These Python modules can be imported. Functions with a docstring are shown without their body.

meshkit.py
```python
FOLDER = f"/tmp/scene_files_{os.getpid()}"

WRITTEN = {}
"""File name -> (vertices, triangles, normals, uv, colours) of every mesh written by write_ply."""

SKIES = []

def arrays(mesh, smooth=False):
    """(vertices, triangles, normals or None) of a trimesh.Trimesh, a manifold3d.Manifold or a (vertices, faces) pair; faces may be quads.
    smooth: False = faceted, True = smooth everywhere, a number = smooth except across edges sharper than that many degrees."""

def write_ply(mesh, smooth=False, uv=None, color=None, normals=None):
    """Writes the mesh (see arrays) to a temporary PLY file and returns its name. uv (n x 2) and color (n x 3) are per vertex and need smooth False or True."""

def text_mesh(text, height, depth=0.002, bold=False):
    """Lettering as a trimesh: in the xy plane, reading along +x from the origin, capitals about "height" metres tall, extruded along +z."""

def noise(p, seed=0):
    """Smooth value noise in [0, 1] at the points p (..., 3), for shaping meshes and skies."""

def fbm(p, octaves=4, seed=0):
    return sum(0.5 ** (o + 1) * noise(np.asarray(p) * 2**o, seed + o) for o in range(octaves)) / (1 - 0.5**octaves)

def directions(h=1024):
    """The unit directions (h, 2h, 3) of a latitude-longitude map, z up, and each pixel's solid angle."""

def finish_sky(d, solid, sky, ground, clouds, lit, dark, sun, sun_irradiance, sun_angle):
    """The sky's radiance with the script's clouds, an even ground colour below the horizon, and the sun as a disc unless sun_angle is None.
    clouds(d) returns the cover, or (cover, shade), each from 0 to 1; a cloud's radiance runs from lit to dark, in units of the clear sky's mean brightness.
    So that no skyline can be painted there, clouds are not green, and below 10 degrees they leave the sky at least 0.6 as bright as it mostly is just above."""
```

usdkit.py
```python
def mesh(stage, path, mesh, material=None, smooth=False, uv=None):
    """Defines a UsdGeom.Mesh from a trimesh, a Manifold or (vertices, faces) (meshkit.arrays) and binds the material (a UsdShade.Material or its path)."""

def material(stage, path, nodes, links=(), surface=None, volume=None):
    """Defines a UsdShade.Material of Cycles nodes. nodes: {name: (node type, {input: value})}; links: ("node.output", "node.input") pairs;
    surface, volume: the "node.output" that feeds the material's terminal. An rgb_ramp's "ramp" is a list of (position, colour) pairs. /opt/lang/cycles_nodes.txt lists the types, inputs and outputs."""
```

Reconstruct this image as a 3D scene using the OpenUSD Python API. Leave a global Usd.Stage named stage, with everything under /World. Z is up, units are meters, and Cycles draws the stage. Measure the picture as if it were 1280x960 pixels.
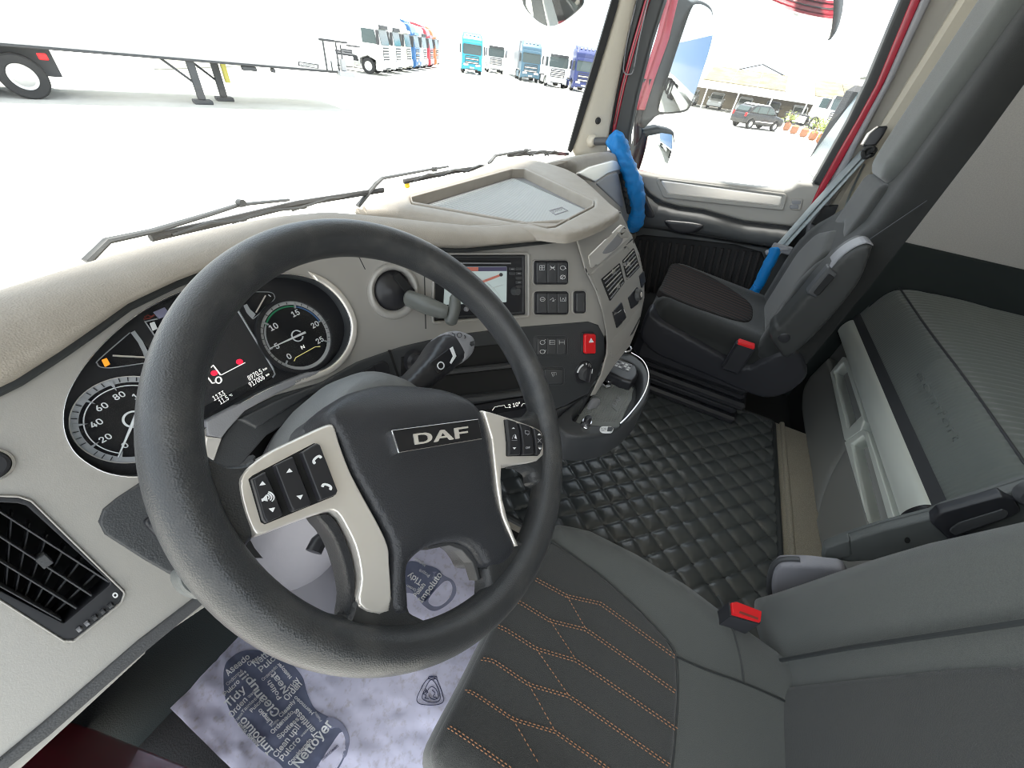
import math, random, numpy as np, trimesh, usdkit, meshkit
from shapely.geometry import Polygon, Point, LineString, box as sbox
from shapely import affinity, contains_xy
import shapely
from scipy.spatial import Delaunay, cKDTree
from pxr import Usd, UsdGeom, UsdLux, UsdShade, Gf, Sdf, Vt
random.seed(3); RNG = np.random.default_rng(7)
stage = Usd.Stage.CreateInMemory()
UsdGeom.SetStageUpAxis(stage, UsdGeom.Tokens.z); UsdGeom.SetStageMetersPerUnit(stage, 1.0)
UsdGeom.Xform.Define(stage, '/World'); UsdGeom.Scope.Define(stage, '/World/Looks')
# ---------------------------------------------------------------- camera, sky, sun, exposure
# All coordinates below are written from the eye point (x right, y towards the windscreen, z up); C puts the eye into the world (ground z = 0, cab centre line x = 0).
C = np.array([-0.89, 0.0, 2.5])
FPX = 481.0
EXPOSURE = 1.3
SKY = 1.0
SUN = 1.3
SUN_DIR = np.array([0.12, 0.16, 1.0])
_n = np.array([556 - 640, -(1039 - 480), -FPX]); _up = -_n / np.linalg.norm(_n)
_r = np.array([947 - 640, -(107 - 480), -FPX]); _r -= _up * (_r @ _up); _r /= np.linalg.norm(_r)
_f = np.cross(_up, _r)
M = np.array([_r, _f, _up])                       # camera -> cab axes
cam = UsdGeom.Camera.Define(stage, '/World/camera')
cam.CreateHorizontalApertureAttr(36.0); cam.CreateVerticalApertureAttr(27.0); cam.CreateFocalLengthAttr(FPX / 1280 * 36)
cam.CreateClippingRangeAttr(Gf.Vec2f(0.01, 2000.0)); cam.CreateExposureAttr(EXPOSURE)
_m = np.eye(4); _m[:3, :3] = M.T; _m[3, :3] = C
cam.AddTransformOp().Set(Gf.Matrix4d(_m.tolist()))
dome = UsdLux.DomeLight.Define(stage, '/World/sky_light')
sky_mat = usdkit.material(stage, '/World/Looks/sky', {
    'tc': ('texture_coordinate', {}), 'map': ('mapping', {'scale': (1, 1, 2.2)}),
    'n': ('noise_texture', {'scale': 2.2, 'detail': 5, 'roughness': .55}),
    'r': ('rgb_ramp', {'ramp': [(.42, (.72, .86, 1.0)), (.62, (1.0, 1.0, .99))]}),
    'b': ('background_shader', {'strength': SKY})},
    [('tc.generated', 'map.vector'), ('map.vector', 'n.vector'), ('n.fac', 'r.fac'), ('r.color', 'b.color')], surface='b.background')
dome.CreateIntensityAttr(1.0)
UsdShade.MaterialBindingAPI.Apply(dome.GetPrim()).Bind(sky_mat)
sun = UsdLux.DistantLight.Define(stage, '/World/sun')
sun.CreateIntensityAttr(SUN); sun.CreateNormalizeAttr(True); sun.CreateAngleAttr(3.0); sun.CreateColorAttr(Gf.Vec3f(1, .96, .9))
_z = SUN_DIR / np.linalg.norm(SUN_DIR); _x = np.cross([0, 1, 0], _z); _x /= np.linalg.norm(_x); _y = np.cross(_z, _x)
_s = np.eye(4); _s[0, :3], _s[1, :3], _s[2, :3] = _x, _y, _z
sun.AddTransformOp().Set(Gf.Matrix4d(_s.tolist()))
# ---------------------------------------------------------------- seeing and placing
def ray(px, py):
    v = M @ np.array([px - 640, -(py - 480), -FPX], float); return v / np.linalg.norm(v)
def rays(P):
    P = np.atleast_2d(np.asarray(P, float)); v = np.stack([P[:, 0] - 640, -(P[:, 1] - 480), np.full(len(P), -FPX)], 1) @ M.T
    return v / np.linalg.norm(v, axis=1)[:, None]
def on(px, py, ax, val):
    r = ray(px, py); return r * (val / r['xyz'.index(ax)])
def proj(p):
    v = M.T @ np.asarray(p, float); return np.array([640 + FPX * v[0] / -v[2], 480 - FPX * v[1] / -v[2]])
def nrm(yaw, tilt):
    y, t = math.radians(yaw), math.radians(tilt); return np.array([-math.sin(y) * math.cos(t), -math.cos(y) * math.cos(t), math.sin(t)])
def V3(*a): return np.array(a, float)
def unit(v): v = np.asarray(v, float); return v / np.linalg.norm(v)
class Plane:
    """A plane that pixels of the photograph and metres (frame) can be placed on."""
    def __init__(s, p0, n, ex=None):
        s.o, s.n = np.asarray(p0, float), unit(n)
        e = np.cross([0, 0, 1.0], s.n) if ex is None else np.asarray(ex, float)
        if np.linalg.norm(e) < 1e-6: e = np.array([1.0, 0, 0])
        s.ex = unit(e - s.n * (e @ s.n)); s.ey = np.cross(s.n, s.ex)
    def px(s, P, h=0.0):
        R = rays(P); h = np.broadcast_to(np.asarray(h, float), len(R))
        t = (s.o @ s.n) / (R @ s.n); return R * t[:, None] + s.n * h[:, None]
    def at(s, px, py, h=0.0): return s.px([(px, py)], h)[0]
    def m(s, P, h=0.0):
        P = np.atleast_2d(np.asarray(P, float)); h = np.broadcast_to(np.asarray(h, float), len(P))
        return s.o + P[:, :1] * s.ex + P[:, 1:2] * s.ey + s.n * h[:, None]
    def uv(s, px, py): d = s.at(px, py) - s.o; return np.array([d @ s.ex, d @ s.ey])
    def moved(s, o=None, h=0.0): return Plane((s.o if o is None else o) + s.n * h, s.n, s.ex)
    def turned(s, deg):
        a = math.radians(deg); return Plane(s.o, s.n, s.ex * math.cos(a) + s.ey * math.sin(a))
class Sheet:
    """A curved surface given as a grid of points; pixels are placed on it along their rays."""
    def __init__(s, G, toward=None):
        s.G = np.asarray(G, float); a, b = s.G.shape[:2]; s.P = s.G.reshape(-1, 3)
        i = (np.arange(a - 1)[:, None] * b + np.arange(b - 1)).ravel()
        s.F = np.vstack([np.stack([i, i + b, i + b + 1], 1), np.stack([i, i + b + 1, i + 1], 1)])
        v = s.P[s.F]; s.fn = np.cross(v[:, 1] - v[:, 0], v[:, 2] - v[:, 0]); n = np.zeros_like(s.P)
        for k in range(3): np.add.at(n, s.F[:, k], s.fn)
        s.N = n / np.linalg.norm(n, axis=1)[:, None]
        c = s.P.mean(0)
        if (s.N.mean(0) @ (-c if toward is None else toward)) < 0: s.N = -s.N
    def hit(s, P):
        P = np.atleast_2d(np.asarray(P, float)); R = rays(P); v = s.P[s.F]
        if not hasattr(s, 'tree'):
            c = v.mean(1) @ M; s.front = c[:, 2] < -.05; q = np.where(s.front, -c[:, 2], 1.0); s.tree = cKDTree(np.stack([np.where(s.front, 640 + FPX * c[:, 0] / q, 1e7), np.where(s.front, 480 - FPX * c[:, 1] / q, 1e7)], 1))
        J = s.tree.query(P, k=min(24, len(v)))[1]; e1, e2, a = (v[:, 1] - v[:, 0])[J], (v[:, 2] - v[:, 0])[J], v[:, 0][J]; r = R[:, None]
        pv = np.cross(r, e2); det = (pv * e1).sum(-1); det = np.where(abs(det) < 1e-12, 1e-12, det)
        u = (pv * -a).sum(-1) / det; qv = np.cross(-a, e1); w = (qv * r).sum(-1) / det; t = (qv * e2).sum(-1) / det
        bad = np.maximum(np.maximum(-u, -w), np.maximum(u + w - 1, 0)); bad = np.where(t > .05, np.where(bad < 1e-4, 0, bad + 1), 1e3) + np.where(bad < 1e-4, t * 1e-3, 0)
        i = np.arange(len(R)); j = bad.argmin(1); out = R * t[i, j][:, None]; uu, ww = np.clip(u[i, j], 0, 1)[:, None], np.clip(w[i, j], 0, 1)[:, None]; n3 = s.N[s.F[J[i, j]]]
        n = n3[:, 0] * (1 - uu - ww) + n3[:, 1] * uu + n3[:, 2] * ww
        return out, n / np.linalg.norm(n, axis=1)[:, None]
    def px(s, P, h=0.0):
        p, n = s.hit(P); return p + n * np.broadcast_to(np.asarray(h, float), len(p))[:, None]
    def tangent(s, px, py, h=0.0):
        p, n = s.hit([(px, py)]); return Plane(p[0] + n[0] * h, n[0])
# ---------------------------------------------------------------- mesh making: a mesh is (V, F)
def cat(*ms):
    V, F, k = [], [], 0
    for v, f in ms: V.append(v); F.append(np.asarray(f) + k); k += len(v)
    return np.vstack(V), np.vstack(F)
def tm(m): return np.array(m.vertices), np.array(m.faces)
def move(m, d): return m[0] + np.asarray(d, float), m[1]
def to_frame(m, pl, h=0.0): v = m[0]; return pl.o + v[:, :1] * pl.ex + v[:, 1:2] * pl.ey + (v[:, 2:] + h) * pl.n, m[1]
def dens(c, step):
    c = np.asarray(c, float); out = []
    for a, b in zip(c, np.roll(c, -1, 0)):
        k = max(1, int(math.ceil(np.linalg.norm(b - a) / step))); out.append(a + (b - a) * np.linspace(0, 1, k, endpoint=False)[:, None])
    return np.vstack(out)
def rr(x0, y0, x1, y1, r=0.0, n=6):
    """rounded rectangle as points"""
    x0, x1 = min(x0, x1), max(x0, x1); y0, y1 = min(y0, y1), max(y0, y1); r = min(r, (x1 - x0) / 2, (y1 - y0) / 2)
    if r <= 0: return [(x0, y0), (x1, y0), (x1, y1), (x0, y1)]
    return [(cx + r * math.cos(a), cy + r * math.sin(a)) for cx, cy, a0 in ((x1 - r, y0 + r, -90), (x1 - r, y1 - r, 0), (x0 + r, y1 - r, 90), (x0 + r, y0 + r, 180)) for a in np.radians(np.linspace(a0, a0 + 90, n))]
def circ(cx, cy, r, n=40, ry=None): t = np.linspace(0, 2 * math.pi, n, endpoint=False); return np.stack([cx + r * np.cos(t), cy + (r if ry is None else ry) * np.sin(t)], 1)
def arc(cx, cy, r0, r1, a0, a1, n=24):
    t = np.radians(np.linspace(a0, a1, n)); o = np.stack([cx + r1 * np.cos(t), cy + r1 * np.sin(t)], 1); i = np.stack([cx + r0 * np.cos(t), cy + r0 * np.sin(t)], 1); return np.vstack([o, i[::-1]])
def smooth_poly(P, n=6, closed=True):
    """Catmull-Rom through the points"""
    P = np.asarray(P, float); k = len(P); out = []
    for i in range(k if closed else k - 1):
        if closed: a, b, c, d = P[i - 1], P[i], P[(i + 1) % k], P[(i + 2) % k]
        else: a, b, c, d = P[max(i - 1, 0)], P[i], P[i + 1], P[min(i + 2, k - 1)]
        for t in np.linspace(0, 1, n, endpoint=False): out.append(.5 * ((2 * b) + (-a + c) * t + (2 * a - 5 * b + 4 * c - d) * t * t + (-a + 3 * b - 3 * c + d) * t ** 3))
    if not closed: out.append(P[-1])
    return np.array(out)
def corner(P, r, n=5):
    """round a polygon's corners"""
    g = Polygon(P).buffer(0); g = g.buffer(-r, join_style=1, quad_segs=n).buffer(r, quad_segs=n); return max(getattr(g, 'geoms', [g]), key=lambda q: q.area)
def panel(poly, mp, h0, h1, r=0.0, step=None, rise=None, holes=(), cap=False, hr=None):
    """A plate on a surface: poly (2-D, any units), mp(points, heights) -> 3-D; from height h0 up to h1 with its edge rounded over r (2-D units) by hr metres."""
    g = poly if isinstance(poly, Polygon) else Polygon(np.asarray(poly)).buffer(0)
    for hl in holes: g = g.difference(hl if isinstance(hl, Polygon) else Polygon(np.asarray(hl)))
    g = max(getattr(g, 'geoms', [g]), key=lambda q: q.area)
    x0, y0, x1, y1 = g.bounds; size = max(x1 - x0, y1 - y0); bs = step or size / 24
    if not step: bs = min(bs, max(g.length / 90, size / 60))
    if r > 0: bs = min(bs, max(r, size / 220))
    rings = [dens(np.array(q.coords)[:-1], bs) for q in (g.exterior, *g.interiors)]; pts = [np.vstack(rings)]; nb = len(pts[0])
    if r > 0:
        for f in (.18, .5, 1.0):
            q = g.buffer(-r * f)
            for w in getattr(q, 'geoms', [q]):
                if w.is_empty: continue
                for c in (w.exterior, *w.interiors): pts.append(dens(np.array(c.coords)[:-1], bs))
    if step:
        X, Y = np.meshgrid(np.arange(x0 + step / 2, x1, step), np.arange(y0 + step / 2, y1, step)); q = np.stack([X.ravel(), Y.ravel()], 1)
        gi = g.buffer(-max(r * 1.15, step * .45)); q = q[contains_xy(gi, q[:, 0], q[:, 1])] if not gi.is_empty else q[:0]; pts.append(q)
    P = np.vstack(pts); key = np.unique(np.round(P / (size * 1e-6)).astype(np.int64), axis=0, return_index=True)[1]; key = np.sort(key); P = P[key]; isb = key < nb
    T = Delaunay(P).simplices; cen = P[T].mean(1); T = T[contains_xy(g, cen[:, 0], cen[:, 1])]
    a, b, c = P[T[:, 0]], P[T[:, 1]], P[T[:, 2]]; ar = (b[:, 0] - a[:, 0]) * (c[:, 1] - a[:, 1]) - (b[:, 1] - a[:, 1]) * (c[:, 0] - a[:, 0])
    T = T[abs(ar) > size * size * 1e-9]; ar = ar[abs(ar) > size * size * 1e-9]; T = np.where((ar > 0)[:, None], T, T[:, [0, 2, 1]])
    H = np.full(len(P), float(h1))
    if r > 0:
        d = shapely.distance(shapely.points(P), g.boundary); d[isb] = 0; q = np.clip(1 - d / r, 0, 1); H = h1 - (hr if hr is not None else (h1 - h0) * .6) * (1 - np.sqrt(np.clip(1 - q * q, 0, 1)))
    if rise is not None: H = H + rise(P)
    top = mp(P, H)
    E = np.vstack([T[:, [0, 1]], T[:, [1, 2]], T[:, [2, 0]]]); k = E[:, 0] * len(P) + E[:, 1]; kr = E[:, 1] * len(P) + E[:, 0]; be = E[~np.isin(k, kr)]
    bi = np.unique(be); loc = -np.ones(len(P), int); loc[bi] = np.arange(len(bi)); bot = mp(P[bi], np.full(len(bi), float(h0)))
    V = np.vstack([top, bot]); n = len(P); A, B = be[:, 0], be[:, 1]; S = np.vstack([np.stack([B, A, loc[A] + n], 1), np.stack([B, loc[A] + n, loc[B] + n], 1)])
    F = np.vstack([T, S])
    if cap: b2 = mp(P, np.full(len(P), float(h0))); F = np.vstack([F, T[:, ::-1] + len(V)]); V = np.vstack([V, b2])
    # outward: the top must look along +normal
    up = mp(P[:3], np.full(3, h1 + 1e-3)) - mp(P[:3], np.full(3, float(h1))); t0 = T[len(T) // 2]; fn = np.cross(top[t0[1]] - top[t0[0]], top[t0[2]] - top[t0[0]])
    return (V, F) if fn @ up[0] > 0 else (V, F[:, ::-1])
def grid(G, closed_u=False, closed_v=False, caps=False):
    G = np.asarray(G, float); a, b = G.shape[:2]; iu, jv = np.arange(a if closed_u else a - 1), np.arange(b if closed_v else b - 1)
    I, J = [x.ravel() for x in np.meshgrid(iu, jv, indexing='ij')]; p = lambda i, j: (i % a) * b + (j % b)
    F = np.vstack([np.stack([p(I, J), p(I + 1, J), p(I + 1, J + 1)], 1), np.stack([p(I, J), p(I + 1, J + 1), p(I, J + 1)], 1)]); V = G.reshape(-1, 3)
    if caps:
        for row, flip in ((0, 1), (a - 1, 0)):
            k = len(V); V = np.vstack([V, G[row].mean(0)]); j = np.arange(b); f = np.stack([row * b + j, row * b + (j + 1) % b, np.full(b, k)], 1); F = np.vstack([F, f[:, ::-1] if flip else f])
    return V, F
def tube(path, rad, n=10, closed=False, up=(0, 0, 1), ell=1.0, caps=True):
    P = np.asarray(path, float); rad = np.broadcast_to(np.asarray(rad, float), len(P)); T = (np.roll(P, -1, 0) - np.roll(P, 1, 0)) if closed else np.gradient(P, axis=0)
    T /= np.linalg.norm(T, axis=1)[:, None]; th = np.linspace(0, 2 * math.pi, n, endpoint=False); G = []
    ref = np.asarray(up, float)
    for p, t, r in zip(P, T, rad):
        a = np.cross(ref, t); a = a / np.linalg.norm(a) if np.linalg.norm(a) > 1e-3 else unit(np.cross([1, .3, 0], t)); b = np.cross(t, a)
        G.append(p + r * (np.cos(th)[:, None] * a + ell * np.sin(th)[:, None] * b))
    return grid(G, closed_u=closed, closed_v=True, caps=caps and not closed)
def lathe(prof, pl, n=36, o=(0, 0)):
    """profile of (radius, height) turned about the plane's normal at o"""
    th = np.linspace(0, 2 * math.pi, n, endpoint=False); G = []
    for r, h in prof: G.append(pl.m(np.stack([o[0] + max(r, 1e-5) * np.cos(th), o[1] + max(r, 1e-5) * np.sin(th)], 1), h))
    V, F = grid(G, closed_v=True); return V, F
def rbox(c, size, r=0.01, ex=None, ey=None, k=2):
    """rounded box with its centre at c"""
    s = np.asarray(size, float) / 2; r = min(r, *(s * .98)); b = trimesh.creation.icosphere(k, 1.0); v = b.vertices; q = v * r + np.sign(np.where(abs(v) < 1e-9, 1e-9, v)) * 0
    hull = trimesh.convex.convex_hull(np.vstack([v * r + np.array([a, d, e]) * (s - r) for a in (-1, 1) for d in (-1, 1) for e in (-1, 1)]))
    V = np.array(hull.vertices)
    if ex is not None: ex = unit(ex); ez = unit(np.cross(ex, ey)); ey = np.cross(ez, ex); V = V[:, :1] * ex + V[:, 1:2] * ey + V[:, 2:] * ez
    return V + np.asarray(c, float), np.array(hull.faces)
def cbox(c, size, ch=0.0, ex=None, ey=None):
    """box, chamfered by ch"""
    s = np.asarray(size, float) / 2
    if ch <= 0: V, F = tm(trimesh.creation.box(s * 2))
    else:
        P = [np.array([a, b, e]) * (s - ch * np.array(w)) for a in (-1, 1) for b in (-1, 1) for e in (-1, 1) for w in ((1, 1, 0), (1, 0, 1), (0, 1, 1))]; hq = trimesh.convex.convex_hull(np.array(P)); V, F = tm(hq)
    if ex is not None: ex = unit(ex); ez = unit(np.cross(ex, ey)); ey = np.cross(ez, ex); V = V[:, :1] * ex + V[:, 1:2] * ey + V[:, 2:] * ez
    return V + np.asarray(c, float), F
_glyph = {}
def glyphs(text, bold=False):
    if (text, bold) not in _glyph:
        m = meshkit.text_mesh(text, 1.0, .02, bold); v = np.array(m.vertices); _glyph[text, bold] = (v, np.array(m.faces))
    return _glyph[text, bold]
def text_px(text, p0, p1, sf, hpx=None, off=0.0006, bold=False, th=0.0004, rise=None):
    """Lettering whose base line runs from pixel p0 to p1 on a plane or sheet."""
    v, f = glyphs(text, bold); p0, p1 = np.array(p0, float), np.array(p1, float); d = p1 - p0; L = np.linalg.norm(d); w = v[:, 0].max(); sx = L / w; d /= L; u = np.array([d[1], -d[0]]); sy = hpx if hpx else sx
    q = p0 + v[:, :1] * sx * d + v[:, 1:2] * sy * u; pl = sf if isinstance(sf, Plane) else sf.tangent(*((p0 + p1) / 2))
    V = pl.px(q, off + (v[:, 2] > .01) * th + (rise(q) if rise is not None else 0)); return V, f
def text_m(text, pl, x, y, h, off=0.0006, bold=False, ang=0.0, centre=True, th=0.0004, wide=1.0):
    """Lettering of cap height h (metres) in a plane's own axes."""
    v, f = glyphs(text, bold); q = v[:, :2] * [h * wide, h]
    if centre: q = q - [(q[:, 0].max() + q[:, 0].min()) / 2, h / 2]
    a = math.radians(ang); q = q @ np.array([[math.cos(a), math.sin(a)], [-math.sin(a), math.cos(a)]]) + [x, y]
    return pl.m(q, off + (v[:, 2] > .01) * th), f
# ---------------------------------------------------------------- scene prims
_names = {}
def fresh(parent, name):
    k = (parent, name); i = _names.get(k, -1) + 1; _names[k] = i; return f'{parent}/{name}' + (f'_{i:03d}' if i else '')
def tag(p, label=None, cat_=None, group=None, kind=None):
    for k, v in (('label', label), ('category', cat_), ('group', group), ('kind', kind)):
        if v: p.SetCustomDataByKey(k, v)
_base = {}
def thing(name, label, cat_, base, group=None, kind=None):
    path = fresh('/World', name); x = UsdGeom.Xform.Define(stage, path); x.AddTranslateOp().Set(Gf.Vec3d(*map(float, np.asarray(base) + C)))
    tag(x.GetPrim(), label, cat_, group, kind); _base[path] = np.asarray(base, float); return path
def part(parent, name, mesh, mat, label=None, smooth=35, kind=None, bottom=False):
    path = fresh(parent, name); top = '/'.join(parent.split('/')[:3]); v, f = mesh; v = v - _base[top]
    m = usdkit.mesh(stage, path, (v, f), mat, smooth=smooth); tag(m.GetPrim(), label, kind=kind); return path
def solo(name, mesh, mat, label=None, cat_=None, group=None, kind=None, smooth=35):
    path = fresh('/World', name); v, f = mesh; b = np.array([*(v[:, :2].min(0) + v[:, :2].max(0)) / 2, v[:, 2].min()])
    m = usdkit.mesh(stage, path, (v - b, f), mat, smooth=smooth); UsdGeom.Xformable(m).AddTranslateOp().Set(Gf.Vec3d(*map(float, b + C)))
    tag(m.GetPrim(), label, cat_, group, kind); _base[path] = b; return path
def struct(name, mesh, mat, label=None, smooth=35): return solo(name, mesh, mat, label, None, None, 'structure', smooth)
# ---------------------------------------------------------------- materials
def mat(name, col, rough=.5, metal=0.0, bump=None, var=None, coat=0.0, emit=None, sheen=0.0, spec=.5, trans=0.0, aniso=None):
    """bump = (scale, distance[, kind]); var = (scale, other colour[, low, high]) mixes in a second colour by noise."""
    n = {'p': ('principled_bsdf', {'base_color': col, 'roughness': rough, 'metallic': metal, 'coat_weight': coat, 'sheen_weight': sheen, 'specular_ior_level': spec, 'transmission_weight': trans})}; l = []
    n['tc'] = ('texture_coordinate', {})
    if emit: n['p'][1].update(emission_color=emit[0], emission_strength=emit[1])
    if var:
        lo, hi = (var[2], var[3]) if len(var) > 3 else (.35, .65)
        n['vn'] = ('noise_texture', {'scale': var[0], 'detail': 4.0, 'roughness': .6}); n['vr'] = ('rgb_ramp', {'ramp': [(lo, col), (hi, var[1])]}); l += [('tc.object', 'vn.vector'), ('vn.fac', 'vr.fac'), ('vr.color', 'p.base_color')]
    if bump:
        kind = bump[2] if len(bump) > 2 else 'noise'
        if kind == 'voronoi': n['bn'] = ('voronoi_texture', {'scale': bump[0], 'feature': 'smooth_f1'}); o = 'bn.distance'
        elif kind == 'wave': n['bn'] = ('wave_texture', {'scale': bump[0], 'bands_direction': bump[3]}); o = 'bn.fac'
        else: n['bn'] = ('noise_texture', {'scale': bump[0], 'detail': 3.0}); o = 'bn.fac'
        n['b'] = ('bump', {'strength': 1.0, 'distance': bump[1]}); l += [('tc.object', 'bn.vector'), (o, 'b.height'), ('b.normal', 'p.normal')]
    return usdkit.material(stage, '/World/Looks/' + name, n, l, surface='p.BSDF')
def glass(name, tint=(.97, .985, .98), amount=1.0):
    return usdkit.material(stage, '/World/Looks/' + name, {'t': ('transparent_bsdf', {'color': tint}), 'g': ('glossy_bsdf', {'color': (1, 1, 1), 'roughness': .0}), 'f': ('fresnel', {'IOR': 1.45}), 'k': ('math', {'math_type': 'multiply', 'value2': amount}), 'm': ('mix_closure', {})},
        [('f.fac', 'k.value1'), ('k.value', 'm.fac'), ('t.BSDF', 'm.closure1'), ('g.BSDF', 'm.closure2')], surface='m.closure')
MT = {}
MT['hood'] = mat('soft_hood', (.31, .28, .238), .55, bump=(700, .0003, 'voronoi'), var=(30, (.285, .256, .215)))
MT['fascia'] = mat('silver_grey_fascia', (.355, .34, .312), .36, metal=.25, bump=(900, .00008))
MT['dark'] = mat('dark_plastic', (.038, .040, .042), .46, bump=(700, .00025, 'voronoi'))
MT['dark2'] = mat('charcoal_plastic', (.05, .051, .053), .5, bump=(700, .0002, 'voronoi'))
MT['black'] = mat('black_gloss', (.008, .008, .009), .18)
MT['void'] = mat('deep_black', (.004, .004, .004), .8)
MT['satin'] = mat('black_satin', (.014, .014, .016), .38)
MT['leather'] = mat('wheel_leather', (.027, .028, .029), .38, bump=(900, .0003, 'voronoi'), var=(24, (.06, .059, .056), .52, .78))
MT['pad'] = mat('airbag_plastic', (.022, .023, .026), .42, bump=(800, .00035, 'voronoi'))
MT['silver'] = mat('satin_silver', (.80, .755, .69), .30, metal=.65)
MT['chrome'] = mat('bright_silver', (.8, .8, .8), .15, metal=1.0)
MT['rail'] = mat('aluminium_rail', (.74, .77, .71), .36, metal=.25)
MT['white'] = mat('white_print', (.75, .76, .76), .6)
MT['whitel'] = mat('lit_white', (.8, .8, .78), .6, emit=((1, .97, .9), .35))
MT['greyprint'] = mat('grey_print', (.35, .36, .37), .5)
MT['red'] = mat('red_button', (.62, .012, .016), .35)
MT['redl'] = mat('red_lamp', (.5, .01, .03), .4, emit=((1, .02, .06), .5))
MT['amber'] = mat('amber_lamp', (.7, .22, .02), .4, emit=((1, .32, .02), .4))
MT['darkred'] = mat('dim_red_lamp', (.18, .03, .02), .5)
MT['lensgrey'] = mat('grey_plastic', (.22, .22, .23), .5, bump=(600, .0002, 'voronoi'))
MT['column'] = mat('pale_grey_plastic', (.215, .21, .228), .55, bump=(500, .0002, 'voronoi'))
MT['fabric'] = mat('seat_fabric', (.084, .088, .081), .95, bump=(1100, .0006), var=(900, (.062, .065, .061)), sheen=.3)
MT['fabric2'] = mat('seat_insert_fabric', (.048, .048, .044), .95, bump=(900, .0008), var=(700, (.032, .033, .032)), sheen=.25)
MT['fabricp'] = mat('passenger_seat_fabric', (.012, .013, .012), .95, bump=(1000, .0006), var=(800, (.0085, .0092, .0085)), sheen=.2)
MT['rubber'] = mat('black_rubber', (.012, .012, .012), .55)
MT['blackplastic'] = mat('black_seat_plastic', (.012, .012, .015), .45, bump=(700, .0002, 'voronoi'))
MT['armgrey'] = mat('armrest_grey', (.085, .09, .086), .5, bump=(600, .0002, 'voronoi'))
MT['lever'] = mat('lever_grey', (.105, .11, .10), .38)
MT['seal'] = mat('dark_seal', (.02, .022, .022), .5)
MT['redpaint'] = mat('red_paint', (.32, .012, .028), .28, coat=.6)
MT['trim'] = mat('cream_trim', (.50, .46, .38), .6, bump=(500, .0003, 'voronoi'))
MT['doortrim'] = mat('grey_beige_door_trim', (.33, .315, .285), .55, bump=(500, .0003, 'voronoi'))
MT['doordark'] = mat('dark_door_trim', (.05, .052, .052), .55, bump=(500, .0003, 'voronoi'))
MT['wall'] = mat('grey_wall_lining', (.50, .48, .445), .95, bump=(260, .001), var=(300, (.43, .41, .385)))
MT['lining'] = mat('charcoal_lining', (.018, .024, .023), .9, bump=(400, .001))
MT['ceiling'] = mat('pale_ceiling_lining', (.5, .48, .44), .95, bump=(300, .0008))
MT['carpet'] = mat('beige_carpet', (.36, .325, .255), .98, bump=(650, .002), var=(420, (.25, .225, .18)))
MT['floor'] = mat('floor_rubber', (.02, .02, .02), .8, bump=(300, .001))
MT['quilt'] = mat('black_leatherette', (.052, .057, .057), .30, spec=.7)
MT['thread'] = mat('dark_thread', (.035, .035, .035), .7)
MT['orange'] = mat('orange_thread', (.40, .20, .10), .85)
MT['blue'] = mat('blue_plastic_net', (.0, .29, .82), .4, bump=(350, .001, 'wave', 'z'), coat=.2)
MT['paper'] = mat('white_paper', (.66, .65, .80), .75, var=(75, (.46, .43, .48), .52, .78))
MT['mattress'] = mat('mattress_cover', (.135, .15, .139), .85, bump=(500, .0006), sheen=.3)
MT['mattressd'] = mat('dark_mattress_side', (.05, .052, .056), .9, bump=(500, .0008))
MT['basegrey'] = mat('warm_grey_panel', (.22, .22, .208), .6, bump=(400, .0003, 'voronoi'))
MT['cubby'] = mat('cubby_grey', (.30, .30, .285), .5)
MT['mirror'] = mat('mirror_glass', (.62, .64, .62), .0, metal=1.0)
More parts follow.
